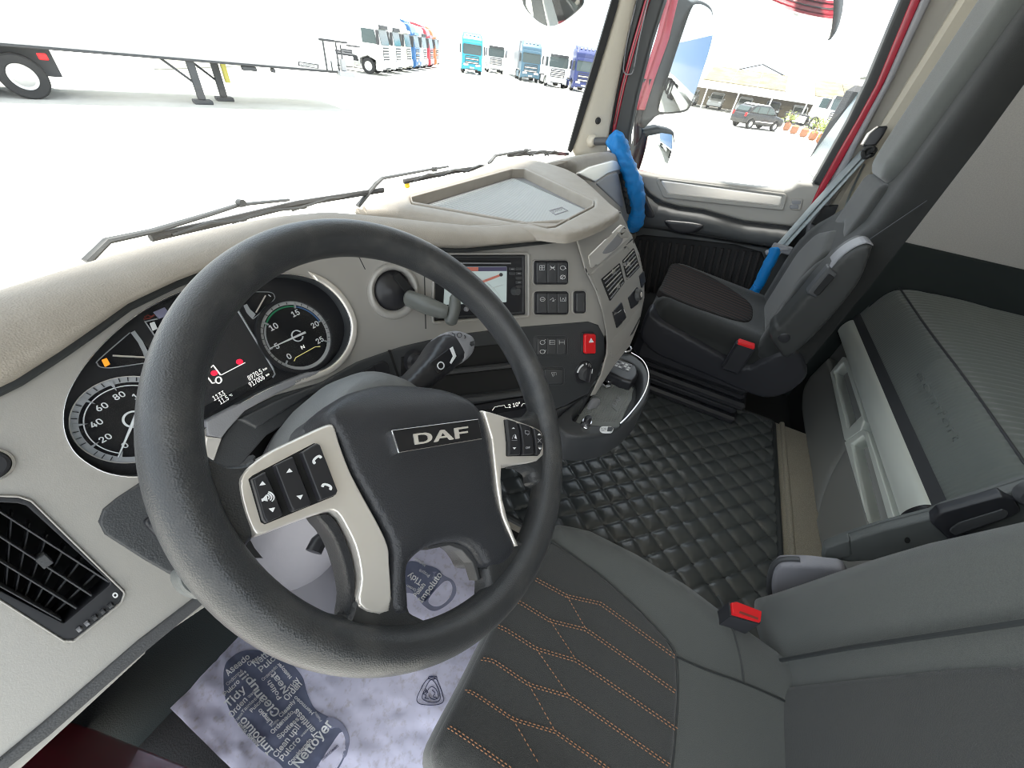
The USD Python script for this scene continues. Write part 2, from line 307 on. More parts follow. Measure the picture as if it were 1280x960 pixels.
MT['pane'] = glass('clear_pane')
MT['belt'] = mat('grey_webbing', (.40, .45, .46), .7, bump=(600, .0004, 'wave', 'x'))
MT['lens'] = glass('instrument_glass', (.93, .94, .95), .12)
# ================================================================ the cab shell
XL, XR = -0.155, 1.935                 # inner faces of the driver's and the passenger's side
FZ, FT = -1.12, -1.0                   # foot wells, tunnel floor
def slab(x0, x1, y0, y1, z0, z1, ch=0.0): return cbox(((x0 + x1) / 2, (y0 + y1) / 2, (z0 + z1) / 2), (abs(x1 - x0), abs(y1 - y0), abs(z1 - z0)), ch)
fl = struct('floor', slab(XL - .1, XR + .06, -1.5, .75, FZ - .06, FZ), MT['floor'])
part(fl, 'tunnel', cat(slab(.60, 1.50, -.70, .68, FZ, FT, .01)), MT['carpet'])
part(fl, 'sleeper_floor', slab(XL, XR, -1.5, -.70, FZ, FT), MT['floor'])
struct('wall_back', slab(XL - .05, XR + .05, -1.52, -1.46, FZ, 1.0), MT['wall'])
struct('ceiling', cat(slab(XL - .1, XR + .1, -1.5, .42, 1.0, 1.06), slab(XL - .1, XR + .1, .36, .70, .80, 1.0, .02)), MT['ceiling'])
struct('wall_front', slab(XL - .05, XR + .05, .60, .66, FZ, -.45), MT['lining'])
wl = struct('wall_left', cat(slab(XL - .06, XL, -1.5, -.62, FZ, 1.0), slab(XL - .06, XL, -.62, .62, .72, 1.0)), MT['wall'])
# right wall behind the door: grey lining above, charcoal lining below the bunk line
wr = struct('wall_right', slab(XR, XR + .06, -1.5, -.47, -.36, 1.0), MT['wall'])
part(wr, 'lower_lining', slab(XR - .012, XR + .06, -1.5, -.47, FZ, -.36, .004), MT['lining'])
part(wr, 'upper_panel', slab(XR, XR + .06, -.47, .60, .70, 1.0), MT['wall'])
# windscreen: gently curved pane from the left to the right A pillar
def screen_y(x, z): q = (x - .89) / 1.05; return .86 - .20 * q * q - .16 * (z + .3)
G = [[V3(x, screen_y(x, z), z) for z in np.linspace(-.34, .82, 8)] for x in np.linspace(-.16, 1.94, 40)]
struct('window_1', grid(G), MT['pane'], smooth=True)
# ---- left: open doorway, only its frame; red sill and grey seal run past the lower left corner
pl_l = Plane(V3(XL - .02, .3, -.6), V3(1, .12, .12))
sill = [(-260, 800), (0, 868), (120, 905), (250, 958), (330, 1010), (300, 1100), (-260, 1000)]
struct('trim_1', cat(panel(sill, pl_l.px, -.05, 0, r=10, hr=.012)), MT['redpaint'])
struct('trim_2', cat(panel([(-260, 742), (40, 815), (110, 833), (150, 860), (118, 884), (0, 855), (-260, 790)], pl_l.px, -.03, .006, r=8, hr=.008)), MT['lensgrey'])
# ---- right: A pillar trim, B pillar trim, door
plA = Plane(V3(1.86, .52, -.05), V3(-.80, -.60, .10))
ap = struct('trim_3', panel([(770, -40), (773, 0), (764, 34), (748, 85), (738, 118), (722, 165), (716, 186), (722, 196), (745, 200), (760, 198), (762, 172), (772, 118), (785, 55), (798, 0), (806, -40)], plA.px, -.03, .0, r=9, hr=.016, step=9), MT['trim'])
part(ap, 'gasket', panel([(772, -40), (765, 0), (741, 82), (729, 120), (716, 166), (710, 188), (714, 191), (722, 170), (748, 88), (772, 8), (780, -40)], plA.px, -.012, .0015), MT['rubber'])
part(ap, 'boss', lathe([(0, .006), (.006, .0065), (.009, .004), (.0118, .002), (.0125, 0), (.0125, -.02)], plA.moved(plA.at(747.5, 151)), 28), MT['rubber'])
part(ap, 'boss_socket', lathe([(.012, .0005), (.0155, .001), (.017, -.001)], plA.moved(plA.at(747.5, 151)), 28), MT['trim'])
part(ap, 'handle_mount', lathe([(0, .030), (.012, .029), (.018, .024), (.022, .012), (.024, 0)], plA.moved(plA.at(740, 176)), 28), MT['trim'])
# ---------------------------------------------------------------- passenger door (the plane x = XR)
plD = Plane(V3(XR, 0, -.3), V3(-1, 0, 0))
dr = struct('door_1', slab(XR + .03, XR + .075, -.47, .62, -1.10, -.36, .01), MT['redpaint'])
D = lambda nm, poly, h0, h1, mt, r=0, hr=None, **k: part(dr, nm, panel(poly, plD.px, h0, h1, r=r, hr=hr, **k), MT[mt])
part(dr, 'liner', slab(XR + .005, XR + .03, -.47, .62, -1.10, -.37, .004), MT['doordark'])
win_out = [(800, -200), (830, -60), (834, -8), (811, 70), (792, 140), (782, 200), (800, 217), (821, 221), (980, 239), (990, 237), (1000, 231), (1014, 228), (1031, 205), (1062, 152), (1085, 100), (1150, -60), (1170, -200)]
D('upper_panel', [(772, 205), (800, 215), (821, 219), (980, 237), (990, 234), (999, 228), (1027, 231), (1031, 237), (1004, 276), (990, 283), (930, 276), (880, 262), (850, 258), (828, 252), (812, 242), (802, 228), (790, 235), (778, 228)], -.03, .012, 'doortrim', r=5, hr=.012)
D('silver_insert', corner([(824, 223), (980, 243.5), (976, 258), (900, 250), (834, 242.5)], 3), .008, .017, 'silver', r=3, hr=.005)
D('insert_frame', Polygon(corner([(819, 221), (984, 241.5), (979, 262), (900, 254), (830, 246)], 4)).difference(Polygon([(826, 224.5), (978, 244.5), (974.5, 256.5), (900, 248.5), (835.5, 241)])), .008, .0185, 'doortrim', r=1.2, hr=.003)
D('window_switch', corner([(990, 247), (1004, 247.5), (1000, 262), (987, 261)], 2), .012, .016, 'doortrim', r=1.5, hr=.002)
for a in ((989.5, 252.5), (987, 258)): D('switch_rocker', rr(a[0], a[1] - 3, a[0] + 11, a[1] + 2, 1.5), .014, .0175, 'lensgrey', r=1.2, hr=.002)
D('armrest', [(775, 228), (790, 236), (801, 230), (810, 243), (826, 254), (850, 260), (880, 264), (930, 278), (988, 285), (1000, 282), (993, 300), (985, 312), (930, 302), (880, 292), (850, 288), (805, 284), (780, 284)], -.03, .055, 'doordark', r=9, hr=.05, step=9)
D('pull_recess', corner([(797, 232), (806, 237), (820, 262), (822, 270), (812, 268), (803, 256)], 3), .03, .058, 'satin', r=2, hr=.004)
D('door_handle', smooth_poly([(833, 272), (850, 272), (875, 275), (881, 279), (872, 286), (856, 288), (842, 284)], 5), .05, .066, 'satin', r=4, hr=.012)
D('lower_panel', [(775, 284), (805, 280), (850, 290), (930, 304), (985, 312), (990, 330), (960, 420), (930, 520), (780, 520)], -.03, .02, 'doordark', r=4, hr=.01)
D('pocket', [(782, 297), (805, 292), (850, 296), (920, 304), (952, 313), (957, 325), (944, 350), (935, 372), (900, 372), (782, 360)], .012, .028, 'void', r=3, hr=.006)
MT['rib'] = mat('dark_brown_rib', (.011, .009, .008), .7)
for k in range(17):
    x = 800 + k * 9.2; part(dr, 'pocket_rib', panel([(x, 297 + k * .95), (x + 4.4, 297.5 + k * .95), (x - 5 - k * .35, 364), (x - 9.2 - k * .35, 364)], plD.px, .02, .034, r=1.3, hr=.006), MT['rib'])
# window of the door: seals, red frame, glass
struct('window_2', panel(win_out, plD.px, -.034, -.03), MT['pane'])
fr = struct('trim_4', panel([(796, -200), (826, -60), (836, -30), (831, 0), (815, 50), (797, 119), (787, 170), (786, 205), (776, 208), (764, 190), (764, 150), (776, 106), (790, 56), (806, 0), (816, -60)], plD.px, -.035, .012, r=4, hr=.008), MT['seal'])
part(fr, 'red_edge', panel([(822, -60), (807, 0), (792, 52), (777, 106), (767, 150), (766, 165), (770, 165), (783, 106), (798, 52), (814, 0), (829, -60)], plD.px, .0, .018, r=2, hr=.004), MT['redpaint'])
part(fr, 'red_groove', panel([(826, -60), (810, 0), (795, 52), (780, 106), (769, 155), (770, 155), (781, 106), (796, 52), (811.4, 0), (828, -60)], plD.px, .0, .0185), MT['rubber'])
part(fr, 'inner_seal', panel([(812, -60), (797, 0), (783, 54), (771, 110), (760, 158), (760, 172), (766, 165), (777, 106), (792, 52), (807, 0), (822, -60)], plD.px, .0, .024, r=2, hr=.005), MT['seal'])
part(fr, 'cord', tube(plD.px(smooth_poly([(807, -40), (799, 0), (787, 50), (782, 84), (784, 92), (789, 93), (794, 88), (801, 52), (813, 0), (822, -40)], 5, False), .032), .0022, 6), MT['lensgrey'], 'thin grey hanging cord loop')
fr = struct('trim_5', panel([(1150, -60), (1084, 100), (1060, 150), (1028, 207), (1016, 228), (1028, 234), (1050, 205), (1078, 152), (1100, 104), (1166, -60)], plD.px, -.035, .01, r=3, hr=.006), MT['seal'])
part(fr, 'red_edge', panel([(1162, -60), (1094, 106), (1070, 150), (1045, 193), (1022, 235), (1005, 272), (1010, 276), (1028, 240), (1052, 200), (1080, 150), (1106, 100), (1176, -60)], plD.px, -.02, .016, r=2, hr=.005), MT['redpaint'])
part(fr, 'inner_seal', panel([(1176, -60), (1104, 104), (1079, 150), (1052, 200), (1030, 240), (1012, 272), (1005, 300), (1018, 290), (1040, 245), (1061, 200), (1087, 150), (1114, 100), (1190, -60)], plD.px, -.03, .03, r=3, hr=.008), MT['lensgrey'])
part(fr, 'pillar_panel', panel([(1112, 102), (1184, -60), (1400, -60), (1200, 150), (1100, 260), (1030, 310), (1014, 285), (1042, 240), (1063, 197), (1088, 150)], plD.px, -.02, .006, r=3, hr=.006), MT['doortrim'])
bp = struct('trim_6', slab(XR - .035, XR + .05, -.47, -.41, -.42, .9, .012), MT['trim'])
part(bp, 'lower_cover', slab(XR - .06, XR + .05, -.50, -.38, FZ, -.42, .012), MT['doordark'])
# ================================================================ the dashboard
A_CTL = np.array([(-.45, .45, 0, 31), (.27, .45, 0, 31), (.35, .446, 5, 30.5), (.42, .423, 20, 26), (.48, .388, 31, 22), (.56, .338, 33, 20), (.80, .182, 33, 20), (1.1, -.013, 33, 20)])
def planA(x):
    k = np.ones(9) / 9; X = np.linspace(-.5, 1.15, 400); Y = [np.convolve(np.pad(np.interp(X, A_CTL[:, 0], A_CTL[:, i]), 4, 'edge'), k, 'valid') for i in (1, 2, 3)]
    return [np.interp(x, X, y) for y in Y]
Z0 = -.34
def SA(x, z, h=0.0):
    y, yw, tl = planA(x); a = math.radians(yw); w = (z - Z0) * math.tan(math.radians(tl)); return V3(x + w * math.sin(a), y + w * math.cos(a), z) + nrm(yw, tl) * h
A = Sheet([[SA(x, z) for z in np.linspace(.1, -1.0, 23)] for x in np.linspace(-.45, 1.1, 110)])
B_O, B_N = V3(.848, .101, -.456), nrm(8, 27)
def planB(t):                                   # t metres along the face from the seam; it turns back towards the windscreen on the right
    P, yw = np.array([.66, .128]), 8.0
    d = 0.0; T = []
    while d < t - 1e-9:
        st = min(.01, t - d); xx = P[0]; yw = 8 - 78 * np.clip((xx - 1.065) / .09, 0, 1) ** 1.2; a = math.radians(yw); P = P + st * np.array([math.cos(a), -math.sin(a)]); d += st
    return P, yw
_B = []
for t in np.linspace(0, .85, 60):
    P, yw = planB(t); a = math.radians(yw); k = math.tan(math.radians(27)) * (1 if yw > -20 else max(.45, 1 - (-yw - 20) / 90))
    _B.append([V3(P[0] + (z + .456) * k * math.sin(a), P[1] + (z + .456) * k * math.cos(a), z) for z in np.linspace(-.15, -.85, 20)])
Bs = Sheet(_B, V3(-.1, -1, .3))
dash = thing('dashboard', 'wrap-around truck dashboard, silver-grey fascia under a beige soft pad with dark lower console', 'dashboard', V3(.9, .4, -.7))
DA = lambda nm, poly, h0, h1, mt, sf=A, label=None, **k: part(dash, nm, panel(poly, sf.px, h0, h1, **k), MT[mt] if isinstance(mt, str) else mt, label)
xs = np.linspace(-.2, .775, 40)
top = [proj(SA(x, np.interp(x, [-.2, .04, .11, .2, .42, .52, .8], [-.262, -.256, -.240, -.226, -.228, -.252, -.258]))) for x in xs]
CL = smooth_poly([(80, 530), (82, 505), (92, 480), (112, 450), (140, 420), (175, 392), (215, 370), (255, 356), (300, 348), (340, 344), (370, 345), (398, 353), (420, 370), (434, 392), (438, 413), (431, 437), (413, 457), (386, 468), (345, 481), (300, 504), (262, 530), (240, 553), (215, 577), (190, 591), (165, 595), (130, 589), (100, 571), (86, 552)], 4)
BR = circ(491.5, 363, 23.5, 40, 25.5)
RAD = corner([(543, 318.5), (658.5, 318), (658.5, 394), (541.5, 402)], 2)
VENT_L = corner([(23, 622), (38, 627), (154, 741), (150, 752), (92, 799), (80, 799), (0, 748), (-60, 704), (-110, 655), (-60, 620), (0, 621)], 4)
fas = top + [(720, 290), (733, 338), (746, 364), (755, 392), (758, 417), (752, 436), (735, 430), (560, 440), (500, 452), (445, 465), (400, 479), (345, 494), (300, 516), (276, 548), (262, 585), (215, 612), (165, 640), (160, 665), (262, 735), (262, 756), (185, 808), proj(SA(-.04, -.515)), proj(SA(-.2, -.515))]
DA('fascia', fas, -.02, 0, 'fascia', r=2, hr=.003, step=14, holes=(CL, BR, RAD, VENT_L))
# fine panel gaps in the fascia
for p in ([(529.5, 330), (531.5, 411), (532.8, 411), (530.8, 330)], [(448, 321), (456, 337), (457, 336.6), (449, 320.6)]): DA('panel_gap', p, -.001, .0004, 'seal')
# lower edge bar of the fascia, left of the column
DA('edge_bar', [(248, 742), (262, 748), (184, 812), (60, 920), (-80, 1030), (-90, 1020), (50, 905), (172, 800)], -.02, .004, 'dark2', r=3, hr=.005)
# dark lower console with knee panel
DA('lower_console', [(296, 524), (345, 500), (400, 478), (445, 452), (500, 433), (560, 419), (640, 409), (735, 401.5), (748, 406), (756, 422), (757, 442), (748, 468), (735, 492), (705, 508), (660, 522), (640, 560), (605, 610), (560, 560), (520, 510), (450, 478), (390, 492), (320, 536)], -.03, .003, 'dark', r=4, hr=.004, step=14)
DA('knee_panel', [(122, 652), (128, 636), (145, 622), (180, 599), (220, 574), (262, 546), (285, 536), (262, 570), (248, 610), (250, 660), (275, 735), (262, 747), (180, 700), (130, 668)], -.03, .003, 'dark', r=4, hr=.004, step=14)
DA('lower_shroud', [(246, 612), (262, 585), (276, 549), (300, 515), (345, 493), (400, 477), (448, 460), (480, 470), (445, 492), (395, 508), (335, 545), (300, 585), (284, 612), (262, 640)], -.03, -.002, 'dark', r=3, hr=.008, step=14)
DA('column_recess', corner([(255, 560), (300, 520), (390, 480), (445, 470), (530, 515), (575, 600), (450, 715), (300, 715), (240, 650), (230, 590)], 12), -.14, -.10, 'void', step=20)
DA('knee_recess', corner([(176, 652), (190, 640), (226, 626), (250, 700), (236, 720)], 5), .003, .0075, 'satin', r=4, hr=.004)
DA('knee_handle', corner([(181, 656), (190, 651), (228, 684), (222, 694)], 4), .006, .02, 'dark2', r=3, hr=.008)
DA('console_split', [(484, 437.5), (487, 437), (500, 478), (498, 480)], .002, .0042, 'void')
# storage slots with lips
DA('storage_slot', [(500, 446), (560, 436), (640, 428), (640, 452), (560, 461), (520, 466), (500, 470)], .0, .0045, 'void', r=1, hr=.001)
DA('slot_lip', [(498, 470), (560, 460), (650, 451), (654, 456), (560, 466), (500, 477)], .002, .016, 'dark2', r=2, hr=.008)
DA('storage_slot', [(500, 478), (560, 468), (650, 458), (655, 484), (560, 495), (500, 504)], .0, .0045, 'void', r=1, hr=.001)
DA('slot_lip', [(498, 506), (560, 496), (656, 486), (660, 492), (560, 503), (500, 513)], .002, .016, 'dark2', r=2, hr=.008)
# heater control with lit read-out
DA('heater_panel', corner([(585, 506), (664, 492), (668, 512), (668, 538), (604, 540), (592, 526)], 4), .003, .010, 'satin', r=2, hr=.004)
DA('heater_display', corner([(597, 511), (657, 498), (659, 507), (600, 519)], 2), .009, .0115, 'black', r=1, hr=.001)
part(dash, 'heater_reading', text_px('2 10°', (632, 507.5), (647, 504.3), A, 4.6, .0125, False), MT['whitel'])
for p in ([(612, 510.5), (615, 506), (627, 504), (628.5, 507), (632, 506.5)], [(648, 505.5), (649.5, 502.5), (657, 501)]): part(dash, 'display_line', tube(A.px(p, .0125), .0005, 4), MT['whitel'])
DA('heater_knob', circ(643, 531, 9, 28), .009, .028, 'satin', r=2, hr=.004)
DA('heater_knob_ring', arc(643, 531, 8.2, 9.6, 0, 359.9, 40), .02, .0285, 'silver')
DA('heater_button', rr(653, 518, 666, 530, 2), .009, .014, 'lensgrey', r=1.2, hr=.002)
DA('console_trim', smooth_poly([(742, 497), (735, 505), (722, 530), (705, 552), (688, 566), (680, 575), (692, 575), (710, 560), (727, 540), (740, 515), (748, 500)], 4), .0, .012, 'lensgrey', r=3, hr=.006)
DA('console_cheek', [(668, 522), (706, 508), (735, 496), (722, 528), (704, 550), (684, 566), (672, 545)], -.02, .002, 'dark2', r=2, hr=.003)
# ---- switch blocks
def block(x0, y0, x1, y1, n, syms, frame='satin'):
    b = DA('switch_block', rr(x0, y0, x1, y1, 4), 0, .004, frame, r=2, hr=.003); w = (x1 - x0 - 5) / n
    DA('block_rim', Polygon(rr(x0 - 1.2, y0 - 1.2, x1 + 1.2, y1 + 1.2, 5)).difference(Polygon(rr(x0, y0, x1, y1, 4))), 0, .0035, 'fascia' if frame == 'satin' and y1 < 400 else 'dark2', r=.5, hr=.001)
    for k in range(n):
        a = x0 + 2.5 + k * w; s = part(b, 'switch', panel(rr(a + .3, y0 + 2.5, a + w - .3, y1 - 2.5, 1.2), A.px, .003, .0075, r=1.3, hr=.002), MT['dark2'])
        for (yy, sym) in syms[k]:
            if isinstance(sym, str): part(b, 'switch_symbol', text_px(sym, (a + w / 2 - 3.4, yy + 2.4), (a + w / 2 + 3.4, yy + 2.3), A, 5.2, .008), MT['white'])
            else:
                for ln in sym: part(b, 'switch_symbol', tube(A.px(np.array(ln, float) * 3.1 + [a + w / 2, yy], .008), .00045, 4), MT['white'])
sq = [(-1, -.9), (1, -.9), (1, .9), (-1, .9), (-1, -.9)]
ci = [(math.cos(t), .8 * math.sin(t)) for t in np.linspace(0, 6.3, 13)]
block(666, 325.5, 709.5, 355.5, 3, [[(334.5, [sq, [(-1, 0), (1, 0)], [(0, -.9), (0, .9)]])], [(334.5, [[(-1, -.8), (1, .8)], [(-1, .8), (1, -.8)], [(-.9, 0), (.9, -.1)]])], [(334.5, [ci, [(1, 0), (1.4, .4)]]), (346, [[(-1, .8), (1, -.8)], ci, [(-.6, -.8), (-.2, .9)]])]])
block(666.5, 364, 710, 393, 3, [[(373.5, [ci, [(-.6, 0), (.6, 0)]])], [(373.5, [[(-1.1, .3), (0, -.6), (.2, .5), (1.1, .1)], [(-.3, .6), (.5, .8)]])], [(373.5, [[(-1, -.8), (-1, .8), (1, .8), (1, -.8)], [(-.6, .5), (0, -.5), (.6, .5)]])]])
block(715.5, 363.5, 731.5, 391.5, 1, [[]])
block(667, 419.5, 708, 444.5, 3, [[(427, [ci, [(.6, -.7), (1.3, -1.2)]]), (438.5, [ci, [(.8, .3), (1.4, -.8)]])], [(427, [sq, [(-1, 0), (1, 0)]])], [(427, [[(-1, -.8), (-1, .8)], [(1, -.8), (1, .8)], [(-1, 0), (1, 0)]])]], 'dark')
block(676, 458, 704, 480, 1, [[(467, [[(-1, -.8), (.8, -.8), (.8, .2)], [(-1, -.8), (-.4, .8)], [(0, -.8), (0, .4)]])]], 'dark')
DA('hazard_frame', rr(725.2, 414.8, 741.8, 442, 2.5), .002, .007, 'satin', r=1, hr=.002)
hz = DA('hazard_switch', rr(726.5, 416.2, 740.6, 440.8, 2.4), .005, .014, 'red', r=2, hr=.004, label='red hazard switch')
part(hz, 'hazard_triangle', panel([(731, 426.5), (737, 426.2), (733.8, 421)], A.px, .0135, .0148), MT['white'])
# ---- rotary selector
plK = A.tangent(728.3, 465, .003)
kn = part(dash, 'selector_base', lathe([(0, .004), (.024, .004), (.0275, .003), (.029, 0)], plK, 40), MT['satin'])
part(kn, 'selector_knob', lathe([(0, .017), (.015, .0165), (.017, .014), (.0185, .004)], plK, 32), MT['dark2'])
part(kn, 'selector_grip', panel(rr(-.0048, -.0185, .0048, .0185, .004), plK.turned(-8).m, .012, .029, r=.003, hr=.006), MT['satin'])
part(kn, 'selector_pointer', panel(rr(-.001, .006, .001, .0175, .001), plK.turned(-8).m, .0285, .0295), MT['white'])
part(kn, 'selector_scale', panel(arc(0, 0, .020, .0245, 100, 165, 16), plK.m, .003, .0046), MT['white'])
for t, a in (('N', 78), ('D', 52), ('/', 32)): part(kn, 'selector_letter', text_m(t, plK, .0222 * math.cos(math.radians(a)), .0222 * math.sin(math.radians(a)), .0055, .0046), MT['white'])
# ---- engine start knob left of the stalk
plS = A.tangent(517, 451, .002)
part(dash, 'ignition_knob', lathe([(0, .030), (.010, .030), (.012, .027), (.013, .016), (.019, .013), (.021, .003), (.022, 0)], plS, 32), MT['satin'])
DA('rocker_bar', corner([(440, 470), (477, 450), (483, 454), (486, 468), (450, 482)], 2), .002, .008, 'satin', r=1.5, hr=.003)
for k in range(2): DA('rocker_gap', [(452 + 12 * k, 463.6 - 6.2 * k), (453 + 12 * k, 463.2 - 6.2 * k), (458 + 12 * k, 478 - 5 * k), (457 + 12 * k, 478.4 - 5 * k)], .007, .0084, 'void')
# ---- parking brake socket and lever
part(dash, 'brake_ring', panel(Polygon(circ(491.5, 363.5, 33, 48, 36)).difference(Polygon(circ(491.5, 363, 23.4, 48, 25.4))), A.px, -.012, .007, r=4.6, hr=.009), MT['fascia'])
DA('brake_well', circ(491.5, 363, 27, 40, 29), -.045, -.035, 'void')
plB = A.tangent(489, 364, -.022)
pb = thing('parking_brake_lever', 'grey hand lever with sideways grip standing out of a black ball socket', 'lever', plB.o)
th = np.linspace(0, math.pi / 2, 9); part(pb, 'ball', lathe([(.0385 * math.cos(t), .034 * math.sin(t)) for t in th[::-1]], plB, 36), MT['satin'])
part(pb, 'slot', panel(corner([(484, 345), (492, 340), (512, 362), (508, 376), (500, 366)], 3), lambda P, h: plB.px(P, h + .022), .0, .011, r=1.5, hr=.003), MT['void'])
q0, q1, q2 = A.tangent(507, 372, .0).o, A.tangent(520, 377, .05).o, A.tangent(535, 384, .075).o
pc = [A.tangent(505, 371, .012).o, A.tangent(512, 374, .024).o, A.tangent(524, 379, .040).o, A.tangent(535, 383, .050).o, A.tangent(544, 385, .058).o]
part(pb, 'grip', tube(smooth_poly(pc, 5, False), np.interp(np.linspace(0, 1, 21), [0, .1, .5, .85, 1], [.008, .0125, .0135, .0115, .0085]), 20, ell=1.15), MT['lever'])
pe = [A.tangent(551, 363, .058).o, A.tangent(552, 369, .060).o, A.tangent(551, 380, .060).o, A.tangent(548, 392, .058).o, A.tangent(546, 399, .055).o]
part(pb, 'handle_end', tube(smooth_poly(pe, 5, False), np.interp(np.linspace(0, 1, 21), [0, .12, .5, .85, 1], [.004, .0085, .0105, .0115, .006]), 18), MT['lever'])
# ---- left air vent
va = DA('vent_frame', Polygon(VENT_L).buffer(3).difference(Polygon(VENT_L)), -.004, .003, 'fascia', r=1, hr=.002)
DA('vent_back', Polygon(VENT_L).buffer(1), -.05, -.034, 'void')
vl = part(dash, 'air_vent', panel(Polygon(VENT_L).buffer(.5).difference(Polygon(corner([(22, 629), (33, 632), (139, 729), (80, 779), (0, 738), (-55, 700), (-98, 655), (-55, 628), (0, 628)], 4))), A.px, -.03, .001, r=1, hr=.002), MT['satin'])
v0 = [(np.array((0, 640 + 31 * k), float), np.array(q, float)) for k, q in enumerate(((137, 728), (115, 745), (96, 761), (77, 776)))]
for a_, b_ in v0:
    s_ = a_ - (b_ - a_) * .42; nn = np.array([-(b_ - s_)[1], (b_ - s_)[0]]); nn /= np.linalg.norm(nn); part(vl, 'vane', panel([s_ - nn * 1.3, b_ - nn * 1.5, b_ + nn * 1.5, s_ + nn * 1.3], A.px, -.018, .0, r=.8, hr=.002), MT['dark2'])
for m in range(9):
    t = -.36 + .158 * m; p_, q_ = v0[0][0] + (v0[0][1] - v0[0][0]) * t, v0[3][0] + (v0[3][1] - v0[3][0]) * t; dd = (q_ - p_) / np.linalg.norm(q_ - p_); nn = np.array([-dd[1], dd[0]])
    p_, q_ = p_ - dd * 8, q_ + dd * 7; part(vl, 'cross_vane', panel([p_ - nn * 1.6, q_ - nn * 1.6, q_ + nn * 1.6, p_ + nn * 1.6], A.px, -.030, -.012, r=.6, hr=.001), MT['satin'])
part(vl, 'vane_tab', panel(corner([(43, 700), (56, 692), (68, 703), (55, 712)], 2), A.px, -.02, .002, r=1.5, hr=.003), MT['dark2'])
for k in range(5):
    x, y = 94 + k * 9.8, 786 - k * 7.4; part(vl, 'thumbwheel_rib', panel([(x, y), (x + 5, y - 3.6), (x + 9, y - 1), (x + 3.5, y + 3.4)], A.px, 0, .006, r=1.2, hr=.003), MT['lensgrey'] if k < 2 else MT['dark2'])
part(vl, 'vent_mark', panel(Polygon(circ(143.5, 743.5, 3.4, 20)).difference(Polygon(circ(143.5, 743.5, 1.9, 20))), A.px, .001, .0022), MT['white'])
# light switch at the left edge of the photograph
pls = A.tangent(-16, 582, 0)
ls = part(dash, 'light_switch', lathe([(0, .008), (.010, .008), (.012, .006), (.0125, .001)], pls, 36), MT['satin']); part(ls, 'switch_ring', lathe([(.0126, .001), (.013, .0025), (.0148, .0025), (.0154, 0)], pls, 36), MT['chrome'])
# ---- the soft hood over the fascia
hood = []
xs_h = list(np.linspace(-.3, .72, 60)) + [.74, .755, .766, .772]
for x in xs_h:
    yw, tl = planA(x)[1:]; a = math.radians(yw); aw = V3(math.sin(a), math.cos(a), 0); zb = float(np.interp(x, [-.3, .04, .08, .11, .15, .20, .28, .40, .50, .56, .8], [-.270, -.264, -.256, -.249, -.239, -.234, -.231, -.236, -.256, -.264, -.266])); zc = float(np.interp(x, [-.3, .40, .50, .60, .8], [-.209, -.209, -.226, -.243, -.247])); b = SA(x, zb); s = max(.3, (zc - zb) / .053); e = float(np.interp(x, [.70, .74, .765, .772], [1, .9, .5, .05]))
    fwd = float(np.interp(x, [-.3, .3, .42, .8], [1, 1, .25, .2]))
    prof = [(.015, -.004), (-.004, -.006), (-.016 * e, -.002), (-.024 * e, .010 * s), (-.023 * e, .024 * s * e), (-.014 * e, .040 * s * e), (.000, .050 * s * e), (.016, .053 * s * e), (.030 * fwd + .008, zc - .005 - zb), (.09 * fwd + .010, -.248 - zb), (.20 * fwd + .012, -.31 - zb), (.33 * fwd + .014, -.39 - zb)]
    hood.append(smooth_poly([b + aw * p + V3(0, 0, q) for p, q in prof], 4, False))
part(dash, 'soft_hood', grid(hood), MT['hood'], smooth=60)
part(dash, 'hood_gap', tube([q_[6] - V3(0, 0, .003) for q_ in hood[:-3]], .0042, 6), MT['seal'])
# the top of the dash towards the windscreen and the raised tray unit
plT = Plane(V3(.8, .5, -.262), V3(0, 0, 1))
wsb = [(x, screen_y(x, -.3) - .04) for x in np.linspace(1.93, -.15, 30)]
tp = [(-.15, .60), (.30, .60), (.42, .50), (.60, .40), (.80, .24), (1.02, .16), (1.12, .30), (1.22, .44), (1.93, .43)] + wsb
plX = Plane(V3(0, 0, -.287), V3(0, 0, 1), V3(1, 0, 0))
part(dash, 'top_cover', panel(tp, plX.m, -.34, 0, r=.02, hr=.015, step=.06, rise=lambda P: -(.07 + .17 * np.clip((1.45 - P[:, 0]) / .4, 0, 1)) * np.clip((P[:, 1] - .5) / .35, 0, 1)), MT['hood'])
plU = Plane(V3(.8, .4, -.243), V3(0, 0, 1))
unit_o = smooth_poly([(444, 258), (462, 252), (505, 241), (560, 222), (618, 199), (640, 194), (672, 198), (720, 214), (764, 252), (776, 262), (770, 269), (745, 282), (718, 291), (700, 292), (655, 286), (600, 279), (555, 271), (500, 262)], 4)
tray_o = corner([(513, 244.5), (640, 209.5), (656, 209.5), (742, 250), (742, 256), (694, 281), (684, 282), (515, 252)], 2.2)
part(dash, 'tray_unit', panel(unit_o, plU.px, -.018, 0, r=5, hr=.012, step=12, holes=(Polygon(tray_o),)), MT['hood'])
plV = plU.moved(h=-.020)
part(dash, 'tray_wall', panel(Polygon(tray_o).buffer(.6).difference(Polygon(tray_o).buffer(-1.2)), plU.px, -.03, -.001, r=.5, hr=.002), MT['hood'])
part(dash, 'tray_floor', panel(Polygon(tray_o).buffer(2), lambda P, h: plU.px(P, 0) + V3(0, 0, 1) * np.asarray(h)[:, None], -.028, -.024), MT['lensgrey'])
MT['traymat'] = mat('grey_rubber_mat', (.17, .18, .172), .55); MT['trayrib'] = mat('lit_rubber_rib', (.38, .39, .38), .5)  # same rubber: ribs coloured lighter than the mat to put in groove shade
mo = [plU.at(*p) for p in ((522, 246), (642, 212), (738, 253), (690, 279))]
q = np.array([m_ + V3(0, 0, 0) for m_ in mo]); mo = q - V3(0, 0, .0215)
